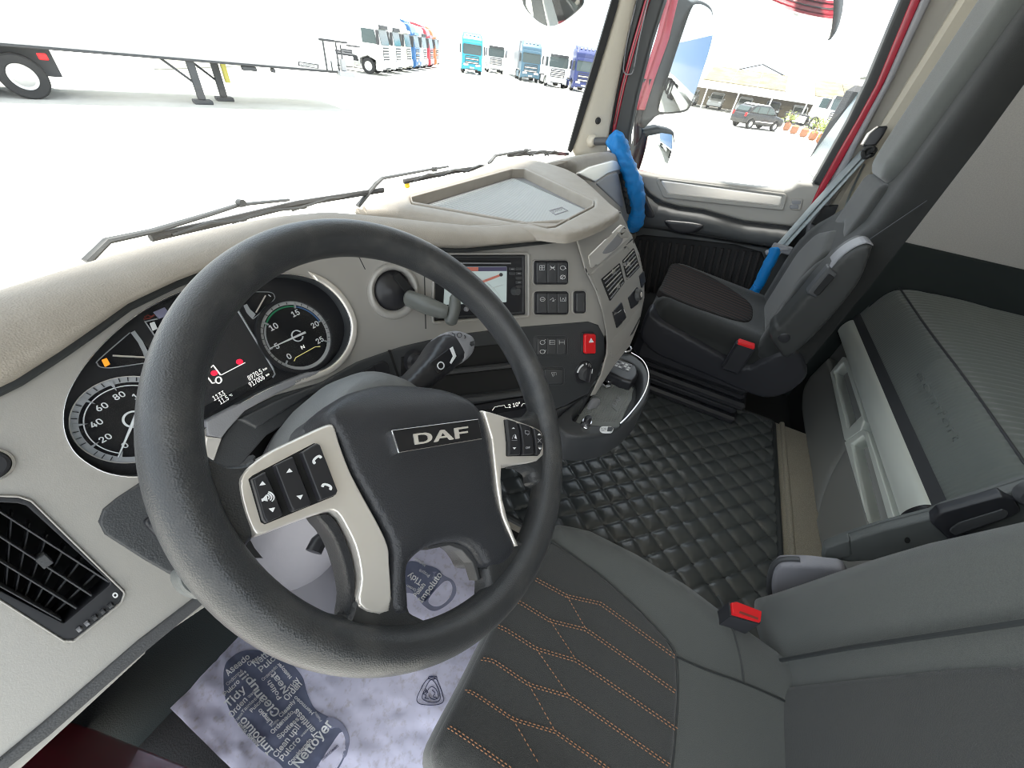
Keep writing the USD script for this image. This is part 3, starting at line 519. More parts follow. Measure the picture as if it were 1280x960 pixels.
tm_ = part(dash, 'tray_mat', panel(corner([(520, 247), (641, 214.5), (654, 214), (736, 252.5), (690, 277.5)], 2), lambda P, h: plU.px(P, 0) + V3(0, 0, 1) * np.asarray(h)[:, None], -.025, -.021), MT['traymat'])
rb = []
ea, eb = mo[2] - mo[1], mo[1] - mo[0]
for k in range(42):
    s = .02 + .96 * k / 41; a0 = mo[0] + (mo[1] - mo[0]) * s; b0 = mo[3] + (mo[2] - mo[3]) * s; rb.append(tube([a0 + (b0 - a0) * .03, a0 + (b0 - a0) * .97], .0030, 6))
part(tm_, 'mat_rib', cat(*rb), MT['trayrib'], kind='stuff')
pe_ = Plane(V3(0, 0, mo[0][2] + .0015), V3(0, 0, 1))
part(tm_, 'emblem_frame', panel(Polygon([(686, 264), (702, 259.5), (710, 264), (694, 269.5)]).difference(Polygon([(687.5, 264.2), (702, 260.3), (708.5, 264), (694, 268.6)])), pe_.px, 0, .002), MT['lensgrey'])
part(tm_, 'emblem', text_px('DAF', (690.5, 266.6), (704.5, 262.4), pe_, 3.0, .001, True), MT['lensgrey'])
# ---- passenger side of the centre stack (sheet Bs)
seam = [(721, 291), (733.5, 338), (746.5, 364), (755.5, 392), (758.5, 417), (752.5, 440), (745, 462), (738, 490)]
tz = [Bs.hit([(p, q)])[0][0] for p, q in ((806, 350), (800, 300))]
rt = [Bs.P.reshape(60, 20, 3)[i, j] for i, j in ((59, 1), (59, 19))]
bt = np.linspace(.02, .85, 40)
def SB(t, z):
    i = np.clip(t / .85 * 59, 0, 58.999); k = np.clip((z + .15) / -.7 * 19, 0, 18.999); a, b = int(i), int(k); u, w = i - a, k - b; g = Bs.G
    return g[a, b] * (1 - u) * (1 - w) + g[a + 1, b] * u * (1 - w) + g[a, b + 1] * (1 - u) * w + g[a + 1, b + 1] * u * w
fpx = [(719, 290), (733, 338), (746, 364), (755, 392), (760, 417), (759, 442), (752, 468), (739, 495), (745, 493), (768, 457), (788, 432), (800, 402), (806, 372), (806, 346), (800, 318), (790, 294), (776, 264)]
part(dash, 'centre_face', panel(fpx, Bs.px, -.003, 0, r=1.5, hr=.002, step=8), MT['fascia'])
ed = Bs.px(smooth_poly(fpx[9:], 3, False), -.004); part(dash, 'centre_side', grid([ed, ed + V3(.05, .10, -.01), ed + V3(.10, .30, -.02)]), MT['fascia'], smooth=60)
DB = lambda nm, poly, h0, h1, mt, r=0, hr=None: part(dash, nm, panel(poly, Bs.px, h0 * .4, h1 * .4, r=r, hr=None if hr is None else hr * .4, step=5), MT[mt])
DB('face_seam', [(735, 342), (745, 338), (770, 320), (790, 298), (791.5, 299), (771, 322), (746, 340.5), (736, 344)], -.001, .0012, 'seal')
DB('face_seam', [(770, 433), (790, 415), (800, 396), (800.8, 397), (791, 417), (771, 435)], -.001, .0012, 'seal')
DB('vent_surround', [(739, 341), (790, 300), (797, 316), (806, 352), (800, 392), (781, 425), (760, 446), (757, 412), (750, 372)], -.001, .003, 'fascia', r=3, hr=.003)
DB('cup_recess', corner([(735, 320), (776, 280), (786, 293), (786, 298), (748, 331), (738, 336)], 2), .0, .004, 'silver', r=2, hr=.003)
DB('cup_pocket', smooth_poly([(752, 316), (768, 296), (774, 291), (778, 296), (776, 304), (764, 315)], 4), .003, .006, 'lensgrey', r=2, hr=.003)
DB('cup_holder', corner([(770, 291), (777, 282), (785, 292), (784, 297), (775, 298)], 1.5), .004, .016, 'fascia', r=1.5, hr=.006)
for qd in (((750.5, 349), (774, 328.5), (780, 353), (761.5, 377)), ((777, 326), (791.5, 309.5), (799, 334), (783, 351))):
    qd = np.array(qd); v = part(dash, 'air_vent', panel(corner(qd, 1), Bs.px, -.001, .0018, step=3), MT['void'])
    for k in range(6):
        f = (k + .5) / 6; a = qd[0] + (qd[3] - qd[0]) * f; b = qd[1] + (qd[2] - qd[1]) * f; a, b = a + (b - a) * .08, b - (b - a) * .08; d = (qd[3] - qd[0]) * .02
        part(v, 'slat', panel([a - d, b - d, b + d, a + d], Bs.px, .0012, .0032, step=4), MT['lensgrey'] if k % 2 else MT['silver'])
    for k in range(3):
        f = (k + 1) / 4; a = qd[0] + (qd[1] - qd[0]) * f; b = qd[3] + (qd[2] - qd[3]) * f; part(v, 'upright', panel([a - [.4, 0], a + [.4, 0], b + [.4, 0], b - [.4, 0]], Bs.px, .0012, .0022), MT['satin'])
sb = DB('switch_block', corner([(764.5, 390), (776, 377), (782, 397), (770, 411)], 1), .002, .008, 'satin', r=1, hr=.003)
for k, (p, q) in enumerate((((768, 391), (772, 388)), ((775.5, 387), (777, 391)))): part(sb, 'switch_symbol', tube(Bs.px([p, q], .009), .0006, 4), MT['white'])
DB('knob_base', corner([(784, 372), (796, 358), (801, 366), (797, 380), (788, 387)], 1.5), .002, .006, 'satin', r=1, hr=.003)
plq = Bs.tangent(794, 369, .005); part(dash, 'fan_knob', lathe([(0, .012), (.011, .012), (.014, .010), (.016, 0)], plq, 28), MT['dark2']); part(dash, 'fan_knob_cap', lathe([(0, .0130), (.006, .0130), (.007, .012)], plq, 24), MT['silver'])
DB('side_switch', corner([(798, 345), (804, 338), (806, 352), (801, 362)], 1), .002, .007, 'satin', r=1, hr=.002)
DB('lower_cover', corner([(762, 428), (788, 398), (799, 378), (800, 392), (786, 422), (764, 449)], 2), .001, .005, 'fascia', r=2, hr=.003)
# ---- passenger end of the dash
plP = Plane(V3(1.65, .40, -.30), nrm(4, 24))
part(dash, 'passenger_face', cat(panel([plP_ for plP_ in [(1.16, -.27), (1.93, -.27), (1.93, -.80), (1.16, -.80)]], lambda P, h: np.stack([P[:, 0], .44 + (P[:, 1] + .27) * .25 - np.asarray(h), P[:, 1]], 1), -.03, 0, r=.02, hr=.01)), MT['dark2'])
PP = lambda nm, poly, h0, h1, mt, **k: part(dash, nm, panel(poly, plP.px, h0, h1, **k), MT[mt])
PP('end_pad', smooth_poly([(700, 205), (712, 196), (735, 191), (758, 188), (770, 193), (778, 212), (785, 240), (790, 268), (796, 300), (770, 300), (735, 250)], 4), -.09, .02, 'hood', r=9, hr=.05)
PP('end_silver', corner([(711, 219), (728, 210), (758, 202), (764, 203), (771, 213), (752, 219), (736, 230)], 2), .018, .026, 'silver', r=2, hr=.006)
PP('end_panel', corner([(737, 231), (752, 221), (766, 217), (773, 256), (772, 262)], 2), .018, .023, 'lensgrey', r=2, hr=.004)
ev = part(dash, 'air_vent', panel(corner([(767, 219), (773, 216), (781, 245), (785, 270), (778, 268)], 1.5), plP.px, .018, .024, r=1, hr=.002), MT['void'])
for k in range(5): part(ev, 'slat', panel([(769.5 + k * 1.7, 224 + k * 8), (774 + k * 1.9, 222 + k * 8), (774.5 + k * 1.9, 224 + k * 8), (770 + k * 1.7, 226 + k * 8)], plP.px, .02, .028), MT['satin'])
ev = part(dash, 'demist_vent', panel(corner([(771, 197), (776, 196), (783, 212), (778, 214)], 1), plP.px, .016, .024, r=1, hr=.002), MT['void'])
# ================================================================ steering wheel
WC = V3(.2326, .1832, -.3054); WN = V3(math.sin(.0684) * math.cos(.7877), -math.cos(.0684) * math.cos(.7877), math.sin(.7877))
plW = Plane(WC, WN, V3(math.cos(.0684), math.sin(.0684), 0))
sw = thing('steering_wheel', 'large black steering wheel turned to the right, silver spokes with buttons and a badge', 'steering wheel', WC)
th = np.linspace(0, 2 * math.pi, 160, endpoint=False)
part(sw, 'rim', tube(plW.m(np.stack([.2075 * np.cos(th), .2075 * np.sin(th)], 1)), .0175, 28, closed=True, up=WN, ell=1.29), MT['leather'], smooth=True)
WP = lambda par, nm, poly, h0, h1, mt, label=None, **k: part(par, nm, panel(poly, plW.px, h0, h1, **k), MT[mt], label)
hubp = smooth_poly([(404, 522), (417, 504), (447, 485), (492, 475.5), (545, 481), (579, 494), (599, 511), (609, 537.5), (616, 582), (621, 620), (632, 655), (644, 684), (629, 706), (605, 710), (596, 697), (585, 684), (567, 678), (537, 684), (516, 698), (508, 716), (509, 766), (485, 765), (484.5, 722), (484, 682), (462, 638), (436, 592), (420, 553)], 4)
def dome(P):                      # the pad swells slightly towards its middle
    d = shapely.distance(shapely.points(P), Polygon(hubp).boundary); t = np.clip((512 - .11 * (P[:, 0] - 540) - P[:, 1]) / 36, 0, 1); return .004 * np.clip(d / 40, 0, 1) - .013 * t * t
hub = WP(sw, 'airbag_pad', hubp, -.045, .006, 'pad', r=10, hr=.014, step=9, rise=dome)
WP(sw, 'hub_back', smooth_poly([(400, 530), (430, 500), (492, 485), (560, 492), (600, 520), (612, 580), (600, 640), (540, 670), (470, 640), (420, 590)], 4), -.075, -.04, 'dark2', r=8, hr=.01)
lsp = WP(sw, 'spoke_cover', smooth_poly([(295.5, 605), (300, 593), (309, 583), (335, 565), (370, 548), (404, 532.5), (415, 533), (421, 552), (437, 594), (470, 655), (482, 682), (484, 704), (483.5, 764), (444, 759), (446.5, 725), (440.5, 688), (428, 660), (416, 642), (402, 641.5), (362, 655), (320, 671), (312, 665), (301, 635)], 3), -.024, .006, 'silver', 'satin silver cover of the left spoke', r=4, hr=.006)
WP(lsp, 'spoke_edge', smooth_poly([(396, 645), (408, 641), (422, 652), (437, 684), (445, 718), (443, 762), (433, 771), (436, 742), (428, 702), (414, 668)], 3), -.022, .001, 'pad', r=3, hr=.01)
rsp = WP(sw, 'spoke_cover', [(600, 513.5), (609, 515.5), (636, 524), (663, 533.5), (672, 538), (677.5, 547), (679.5, 558), (676, 570), (668, 577.5), (659, 580), (624, 583), (623, 600), (625, 624), (631, 648), (645, 683), (638.5, 684.5), (623, 645), (617.5, 612), (614.5, 582), (611, 549), (605, 530)], -.024, .006, 'silver', 'satin silver cover of the right spoke', r=2.6, hr=.006)
# leather roots that join the spokes to the rim
for pl_ in ([(322, 570), (306, 578), (284, 580), (266, 572), (238, 560), (235, 620), (262, 670), (286, 690), (302, 690), (313, 678), (318, 664)], [(438, 748), (450, 742), (503, 742), (513, 764), (535, 776), (560, 792), (540, 815), (470, 822), (410, 812), (385, 778), (418, 768), (432, 770)],
            [(605, 704), (618, 690), (640, 676), (654, 676), (678, 690), (670, 722), (640, 758), (612, 766), (606, 752), (606, 728)], [(640, 578), (652, 584), (664, 592), (668, 606), (690, 600), (697, 560), (690, 528), (674, 506), (662, 518), (640, 526)]):
    WP(sw, 'spoke_root', smooth_poly(pl_, 3), -.016, .004, 'leather', r=7, hr=.018, step=8)
WP(sw, 'spoke_lining', [(538, 682), (566, 676), (586, 682), (600, 698), (606, 724), (602, 726), (595, 703), (582, 688), (566, 682), (540, 687)], -.020, -.006, 'dark2', r=1, hr=.003)
# left buttons
WP(lsp, 'button_recess', corner([(307, 600.5), (312, 596), (389, 555.5), (394, 558), (415.5, 615.5), (413.5, 621.5), (327.5, 656.5), (322.5, 654)], 2), .004, .0066, 'void', r=1, hr=.001)
for q in ([(309, 601.6), (325.6, 592), (347, 644), (345, 647), (326.6, 655), (323, 651)], [(336, 584.7), (359.4, 573.4), (382, 630.6), (380, 634), (359.4, 641.5), (356.6, 638)], [(369.3, 568.8), (389, 556.9), (393.3, 559.6), (414.7, 615.6), (412.6, 620.5), (392.2, 628.2)]):
    WP(lsp, 'button', corner(q, 1.5), .005, .0125, 'satin', r=2.4, hr=.003)
def tri(x, y, s, a): return [(x + s * math.cos(a + k * 2.094), y + s * math.sin(a + k * 2.094)) for k in range(3)]
for x, y, up in ((321.5, 607.5, 1), (332.8, 639, 0), (354.7, 591.8, 1), (367, 623.5, 0)):
    WP(lsp, 'button_symbol', [(x - 4.3, y + (2.6 if up else -1.2)), (x + 3.6, y + (1.2 if up else -2.6)), (x - .6 if up else x + .8, y - 3 if up else y + 3.2)], .0126, .0130, 'white')
WP(lsp, 'button_symbol', [(319.6, 626), (322, 625), (326, 620.5), (327.4, 629), (323, 628.2), (320.4, 629.6)], .0126, .0130, 'white')
for k in range(3): part(lsp, 'button_symbol', tube(plW.px([(325.2 + (4 + 3 * k) * math.cos(t), 624.2 + (3.2 + 2 * k) * math.sin(t)) for t in np.linspace(-1.25, .75, 9)], .0128), .0005, 4), MT['white'])
for x, y, a in ((387.5, 577, -42), (400.6, 610, 20)):
    c_, s_ = math.cos(math.radians(a)), math.sin(math.radians(a)); q = np.array(smooth_poly([(-7, 3.2), (-6.6, -.6), (-3, -2.6), (3, -2.6), (6.6, -.6), (7, 3.2), (3.8, 3.2), (3.2, .4), (-3.2, .4), (-3.8, 3.2)], 3)) * .95
    WP(lsp, 'button_symbol', np.stack([x + q[:, 0] * c_ - q[:, 1] * s_, y + q[:, 0] * s_ + q[:, 1] * c_], 1), .0126, .0130, 'white')
# right buttons
WP(rsp, 'button_recess', corner([(625, 525), (659, 534.8), (670, 542), (673, 550), (672.5, 561), (668.5, 571), (628, 571.8), (628, 555)], 1.5), .004, .0066, 'void', r=.8, hr=.001)
for q in ([(625.8, 525.8), (638.5, 529.4), (642.3, 542.5), (643.5, 560), (642.8, 570.2), (628.8, 571), (629, 555)], [(641.3, 530.6), (655, 534.4), (658.6, 550), (659.6, 569.4), (645.8, 570.4), (646.2, 555), (644, 538.8)], [(659.8, 536), (669, 542.5), (671.8, 551), (671, 561), (667.6, 569.8), (662.8, 569.4), (662.2, 552.5)]):
    WP(rsp, 'button', corner(q, 1), .005, .0115, 'satin', r=1.6, hr=.003)
for q in ([(631.5, 538.6), (635.5, 538.6), (633.5, 536.6)], [(632.5, 561.5), (636.8, 561.5), (634.6, 563.8)], [(663.8, 546.3), (668, 546.3), (665.8, 543.8)], [(664.6, 561.6), (669, 561.8), (666.8, 564)], [(636.2, 545.5), (637.8, 551), (634.8, 550)]): WP(rsp, 'button_symbol', q, .0116, .012, 'white')
for q in ([(632, 551), (633.5, 547), (635.5, 545.5)], [(631.5, 553), (638, 552.5)], [(648, 540.5), (653, 541.5), (653, 545), (649, 545), (648, 540.5)], [(651, 546.5), (653.5, 544.5)], [(664, 550.5), (668.5, 555.5)], [(668.5, 550.5), (664, 555.5)], [(664.5, 560), (669.5, 560)]): part(rsp, 'button_symbol', tube(plW.px(q, .0118), .00035, 4), MT['greyprint'])
part(rsp, 'button_symbol', text_px('OFF', (649, 563.3), (654.3, 562.8), plW, 2.6, .0117), MT['greyprint'])
# badge
bq = np.array([(480, 543), (586.5, 528.5), (590.5, 551.5), (488, 569)]); hb = .0155
bg = WP(hub, 'badge', Polygon(bq).buffer(1.2), .006, hb, 'chrome', r=.8, hr=.001) if False else WP(sw, 'badge', Polygon(bq).buffer(1.2), .006, hb, 'chrome', 'black badge plate with silver lettering', r=.8, hr=.001)
WP(bg, 'badge_plate', bq, hb - .001, hb + .0006, 'black')
part(bg, 'badge_lettering', text_px('DAF', (503.5, 560.3), (574.5, 549.8), plW, 12.5, hb + .0008, True, .0012), MT['silver'])
# ================================================================ steering column with its stalks
MT['shroud'] = mat('shroud_grey', (.14, .145, .145), .5, bump=(600, .0002, 'voronoi'))
sc = thing('steering_column', 'grey steering column shroud behind the wheel with pale lower cover and two stalks', 'steering column', V3(.22, .45, -.8))
part(sc, 'shroud', lathe([(.05, -.052), (.066, -.056), (.078, -.08), (.083, -.12), (.080, -.19), (.070, -.27)], plW, 48, (-.004, .004)), MT['shroud'], smooth=True)
plZ = Plane(V3(.165, .49, -1.12), V3(0, 0, 1), V3(1, 0, 0)); MT['column2'] = mat('mid_grey_plastic', (.155, .152, .168), .55, bump=(500, .0002, 'voronoi'))
part(sc, 'lower_cover', lathe([(.088, 0), (.083, .14), (.076, .36), (.074, .42)], plZ, 40), MT['column2'], smooth=True)
ax0, ax1 = V3(.165, .485, -.765), WC - WN * .24; pth = [ax0 + (ax1 - ax0) * t for t in np.linspace(0, 1, 10)]
part(sc, 'collar', tube(pth, np.interp(np.linspace(0, 1, 10), [0, .04, .5, 1], [.092, .100, .094, .08]), 36, up=(1, 0, 0)), MT['column'], 'pale grey collar around the column', smooth=50)
part(sc, 'adjuster', tube(plW.moved(h=-.20).px([(404, 656), (407, 668), (398, 678), (392, 690)]), .010, 10), MT['satin'])
plQ = plW.moved(h=-.07)
st = part(sc, 'retarder_stalk', panel(smooth_poly([(500, 486), (511, 470), (535, 444), (548, 424), (556, 416), (570, 414.5), (588, 421), (592, 431), (589, 443), (574, 457), (551, 476), (530, 490), (510, 500)], 4), plQ.px, -.035, .008, r=9, hr=.018, step=6, cap=True), MT['satin'])
part(st, 'stalk_cap', panel(smooth_poly([(553, 417.5), (562, 414), (573, 414), (588, 420.5), (592.5, 431), (589.5, 443), (578, 453), (571, 440), (563, 427)], 4), plQ.px, -.03, .0095, r=6, hr=.016, step=6), MT['lensgrey'], 'light grey end cap of the stalk')
stp = lambda nm, poly, h, mt: part(st, nm, panel(poly, plQ.px, h + .070 - .003, h + .070, r=.6, hr=.001), MT[mt])
stp('stalk_window', corner([(533, 456), (560, 436), (568, 447), (560, 459), (543, 470)], 2), -.0608, 'black')
stp('stalk_scale', [(557, 438.5), (561, 436), (565.5, 448), (559, 458), (557, 456), (561, 448)], -.0600, 'white')
part(st, 'stalk_ring', tube(plQ.px(circ(545.5, 460, 4, 18, 4.4), .0102), .0009, 5, closed=True), MT['white'])
part(st, 'stalk_symbol', tube(plQ.px(circ(569, 422, 2.9, 16, 2.9), .0100), .0005, 4, closed=True), MT['satin'])
for q in ([(560, 419.5), (563, 421), (563.4, 424)], [(575, 422), (577, 424), (575.6, 426)]): part(st, 'stalk_symbol', tube(plQ.px(q, .0100), .0008, 4), MT['satin'])
stp('stalk_symbol', [(582.5, 430), (587.5, 428.5), (588, 434), (584, 436), (582, 433.5)], -.0600, 'satin')
part(sc, 'left_stalk', panel(smooth_poly([(217, 722), (222, 712), (240, 715), (262, 735), (256, 748), (240, 748), (224, 738)], 4), plW.moved(h=-.06).px, -.015, .01, r=5, hr=.011, cap=True), MT['armgrey'])
# ================================================================ instrument cluster
plC = Plane(SA(.29, -.34), nrm(0, 31), V3(1, 0, 0)).moved(h=-.016)
pb_ = Polygon(CL)
ic = thing('instrument_cluster', 'oval instrument cluster with two round dials and display behind the steering wheel', 'instrument cluster', SA(.2, -.34))
toC = lambda P, h: plC.px(P, h)
part(ic, 'board', panel(pb_.buffer(4), plC.px, -.01, 0, step=None), MT['satin'])
part(ic, 'hood_wall', panel(pb_.buffer(2.5).difference(pb_.buffer(-.3)), A.px, -.05, -.0005, step=14), MT['dark'])
part(ic, 'chrome_lip', panel(pb_.buffer(1.8).difference(pb_), A.px, -.006, .0022, r=.6, hr=.0015), MT['chrome'])
rbz = pb_.buffer(8.5).difference(pb_).intersection(Polygon([(352, 300), (470, 340), (470, 500), (368, 492), (362, 470), (425, 420), (425, 385), (395, 352)]))
part(ic, 'bezel', panel(rbz, A.px, -.012, .004, r=2.5, hr=.004), MT['silver'])
part(ic, 'bezel_ledge', panel([(256, 527), (300, 504), (345, 481), (384, 465.5), (400, 463), (394, 470), (345, 492), (305, 514), (284, 537), (276, 548), (258, 545)], A.px, -.02, .004, r=2, hr=.004), MT['lensgrey'])
part(ic, 'bezel_corner', panel([(256, 545), (277, 547), (268, 572), (260, 590), (249, 597), (252, 570)], A.px, -.02, .004, r=2, hr=.004), MT['silver'])
def ang(pl, p, c): d = pl.uv(*p) - pl.uv(*c); return math.degrees(math.atan2(d[1], d[0]))
def dial(nm, c, edge, label): 
    R = float(np.mean([np.linalg.norm(plC.uv(*e) - plC.uv(*c)) for e in edge])); pl = plC.moved(plC.at(*c)); return part(ic, nm, lathe([(0, .001), (R * .97, .001), (R, .0005)], pl, 48), MT['black'], label), pl, R
ta, plt_, RT = dial('rev_counter', (371, 420), [(327.5, 413), (367, 376.5), (414, 423), (377.5, 464)], 'round rev counter with white ring')
def ring(par, nm, pl, r0, r1, a0, a1, h, mt, n=40, th=.0012): part(par, nm, panel(arc(0, 0, r0, r1, a0, a1, n), pl.m, 0, h), MT[mt])
MT['ringwhite'] = mat('pale_ring', (.50, .50, .49), .4)
ring(ta, 'dial_ring', plt_, RT * .90, RT * .995, 0, 359.5, .0022, 'ringwhite', 64)
ring(ta, 'dial_bezel', plt_, RT * .995, RT * 1.10, 0, 359.5, .006, 'satin', 64)
TA = [ang(plt_, p, (371, 420)) for p in ((358, 451.5), (339.5, 435.5), (337, 407), (368, 385), (399, 402), (405.6, 426.5))]
for k, (t, a) in enumerate(zip('0 5 10 15 20 25'.split(), TA)):
    r = math.radians(a); part(ta, 'dial_number', text_m(t, plt_, RT * .66 * math.cos(r), RT * .66 * math.sin(r), RT * .15, .0016, True), MT['white']); pa = plt_.turned(a)
    part(ta, 'dial_tick', panel(rr(RT * .80, -.0009, RT * .97, .0009), pa.m, .001, .0032), MT['greyprint'])
    if k < 5:
        d = (TA[k + 1] - a) if abs(TA[k + 1] - a) < 180 else TA[k + 1] - a - 360
        for j in range(1, 5): part(ta, 'dial_tick', panel(rr(RT * .91, -.0004, RT * .97, .0004), plt_.turned(a + d * j / 5).m, .001, .003), MT['satin'])
MT['greenp'] = mat('green_print', (.02, .22, .10), .5); MT['bluep'] = mat('blue_print', (.05, .13, .30), .5)
for a0, a1, m_ in ((TA[2] + (4 if TA[2] > 0 else 364), TA[3] + 2, 'greenp'), (TA[3] - 2, TA[4] + 2, 'bluep'), (TA[1] % 360 - 2, TA[2] % 360 + 2, 'greyprint')): ring(ta, 'dial_band', plt_, RT * .83, RT * .87, a0, a1, .0018, m_, 20)
def needle(par, pl, R, a, tail=.25, mt='white'):
    p = pl.turned(a); part(par, 'needle', panel([(-R * tail, -.0016), (R * .1, -.0014), (R * .88, -.0005), (R * .88, .0005), (R * .1, .0014), (-R * tail, .0016)], p.m, .003, .0048, r=.0005, hr=.001), MT[mt])
needle(ta, plt_, RT, ang(plt_, (338.3, 434.8), (371, 420)))
ring(ta, 'hub_ring', plt_, RT * .14, RT * .17, 20, 330, .0022, 'white', 24)
part(ta, 'gear_letter', text_px('N', (376.4, 437.2), (380.6, 434.8), plC, 4.4, .0016), MT['amber'] if False else MT['whitel'])
part(ta, 'gear_line', tube(plC.px([(367, 451.5), (368.8, 447.3), (393, 433.8), (399.4, 433.3)], .0018), .0006, 4), mat('yellow_line', (.6, .55, .2), .5, emit=((1, .85, .3), .2)))
sp_, pls_, RS = dial('speedometer', (167, 524), [(92, 527), (165.5, 466)], 'round speedometer with grey ring')
ring(sp_, 'dial_ring', pls_, RS * .86, RS * .985, 0, 359.5, .0022, 'greyprint', 64); ring(sp_, 'dial_bezel', pls_, RS * .985, RS * 1.0, 0, 359.5, .004, 'silver', 64)
A0, A100 = ang(pls_, (146, 573), (167, 524)) % 360, ang(pls_, (168, 489), (167, 524)) % 360
a20, a80 = ang(pls_, (122, 553.6), (167, 524)) % 360, ang(pls_, (146, 491), (167, 524)) % 360; st_ = (a80 - a20) / 3
for k in range(8):
    a = a20 + (k - 1) * st_; r = math.radians(a); t = str(20 * k); part(sp_, 'dial_number', text_m(t, pls_, RS * .60 * math.cos(r), RS * .60 * math.sin(r), RS * .125, .0016, True), MT['white'])
    part(sp_, 'dial_tick', panel([(RS * .72, -.0004), (RS * .95, -.0018), (RS * .95, .0018)], pls_.turned(a).m, .001, .0034), MT['greyprint'])
    for j in (1, 2, 3):
        if k < 7: part(sp_, 'dial_tick', panel(rr(RS * .88, -.0004, RS * .97, .0004), pls_.turned(a + st_ * j / 4).m, .001, .003), MT['satin'])
ring(sp_, 'dial_band', pls_, RS * .775, RS * .795, a20 + 7 * st_, a20 - st_, .0018, 'white', 60)
needle(sp_, pls_, RS, ang(pls_, (146, 573), (167, 524)), .1); ring(sp_, 'hub_ring', pls_, RS * .16, RS * .20, 0, 359.5, .0024, 'white', 32)
ln = lambda par, nm, P, r=.0006, mt='greyprint', h=.0012, cl=False: part(par, nm, tube(plC.px(P, h), r, 4, closed=cl), MT[mt])
fg = part(ic, 'fuel_gauge', panel(corner([(120, 454), (124, 459), (140, 460), (186, 454), (188, 440), (168, 413), (160, 416)], 2), plC.px, 0, .0008), MT['black'])
ln(fg, 'gauge_outline', smooth_poly([(162, 416), (124, 449), (121.5, 454.5), (126, 459), (142, 459.5), (183, 453.5)], 4, False)); part(fg, 'gauge_arc', panel([(163, 416), (168, 413.5), (178, 427), (186, 443), (188, 452), (182, 453), (178, 440), (172, 428)], plC.px, .0006, .0016), MT['greyprint'])
ln(fg, 'gauge_needle', [(140, 445), (180, 447)], .0011, 'silver', .003)
part(fg, 'fuel_lamp', panel(corner([(126.5, 450), (133, 447.5), (137.5, 455.5), (131, 459)], 1), plC.px, .0008, .002, r=.6, hr=.0006), MT['amber'])
tg = part(ic, 'temperature_gauge', panel(corner([(303, 381), (319, 364.5), (338, 365), (343, 370), (342, 377), (315, 400)], 2), plC.px, 0, .0008), MT['black'])
ln(tg, 'gauge_outline', smooth_poly([(318, 365), (337, 365.5), (342.5, 370), (340, 377), (316, 399)], 4, False)); part(tg, 'gauge_arc', panel([(304, 382), (308, 380), (312, 387), (319, 393), (315, 399), (308, 391)], plC.px, .0006, .0016), MT['greyprint'])
ln(tg, 'gauge_needle', [(330.6, 370), (318.8, 391)], .0011, 'silver', .003); ln(tg, 'gauge_mark', [(335, 368.5), (338, 371)], .0008, 'white')
MT['screen'] = mat('dim_screen', (.03, .03, .032), .25); MT['violet'] = mat('violet_lcd', (.25, .24, .34), .4)
dp = part(ic, 'display', panel(corner([(196, 400), (297, 389), (341, 462), (343, 470), (262, 516), (215, 545), (188, 520)], 3), plC.px, 0, .0014), MT['screen'])
ln(dp, 'display_edge', [(297, 389), (340, 460), (342.5, 468), (340, 472)], .0013, 'greyprint', .002)
part(dp, 'display_strip', panel([(341, 462), (342.5, 471), (262, 517), (216, 545), (214, 530), (255, 508)], plC.px, .001, .002), MT['black'])
for t, p, q, h_ in (('8970.5', (310.5, 476.3), (327.5, 466.5), 6.3), ('km', (328.5, 464), (333, 461.5), 3), ('917006', (312, 484.5), (330.5, 473.5), 6.3), ('km', (332, 471), (336, 468.7), 3), ('1133', (266.5, 501.6), (281, 493.6), 6.3), ('11.5', (274.5, 506), (285.5, 499.4), 6.3), ('°C', (286.5, 496.5), (290, 494.6), 3)): part(dp, 'display_reading', text_px(t, p, q, plC, h_, .0022), MT['whitel'])
ln(dp, 'display_line', [(275.5, 469), (305.6, 453.4)], .0006, 'whitel', .0022); ln(dp, 'display_line', [(263, 459.5), (265.5, 456.5), (275, 469)], .0009, 'whitel', .0022); ln(dp, 'display_line', [(259, 472), (264.5, 479), (267.5, 478.5)], .0009, 'whitel', .0022); ln(dp, 'display_line', circ(272.4, 475.3, 3.6, 16, 3.9), .0009, 'whitel', .0022, True)
for x, y in ((298.5, 452.4), (267, 466.5)): part(dp, 'warning_lamp', panel(circ(x, y, 4.2, 14, 3.4), plC.px, .0014, .003), MT['redl'])
part(dp, 'status_box', panel([(180, 402), (196, 398), (206, 416), (192, 420)], plC.px, .0008, .002), MT['greyprint']); part(dp, 'status_field', panel([(182, 403), (200, 399), (208, 415), (193, 418.5)], plC.px, .001, .0024), MT['black'])
part(dp, 'fuel_symbol', panel(corner([(186, 404.5), (192, 402.5), (196, 411.5), (190, 414)], .8), plC.px, .002, .0032), MT['white']); part(dp, 'violet_label', panel([(191, 390.5), (205, 384.5), (212, 394), (198, 399)], plC.px, .001, .0026), MT['violet'])
for q in ([(180, 397), (184, 394.5), (190, 396.5)], [(179, 399), (186, 398.5), (192, 394)]): ln(dp, 'warning_symbol', q, .0009, 'darkred', .0026)
part(ic, 'cover_glass', panel(pb_.buffer(.5), plC.px, .0085, .009), MT['lens'])
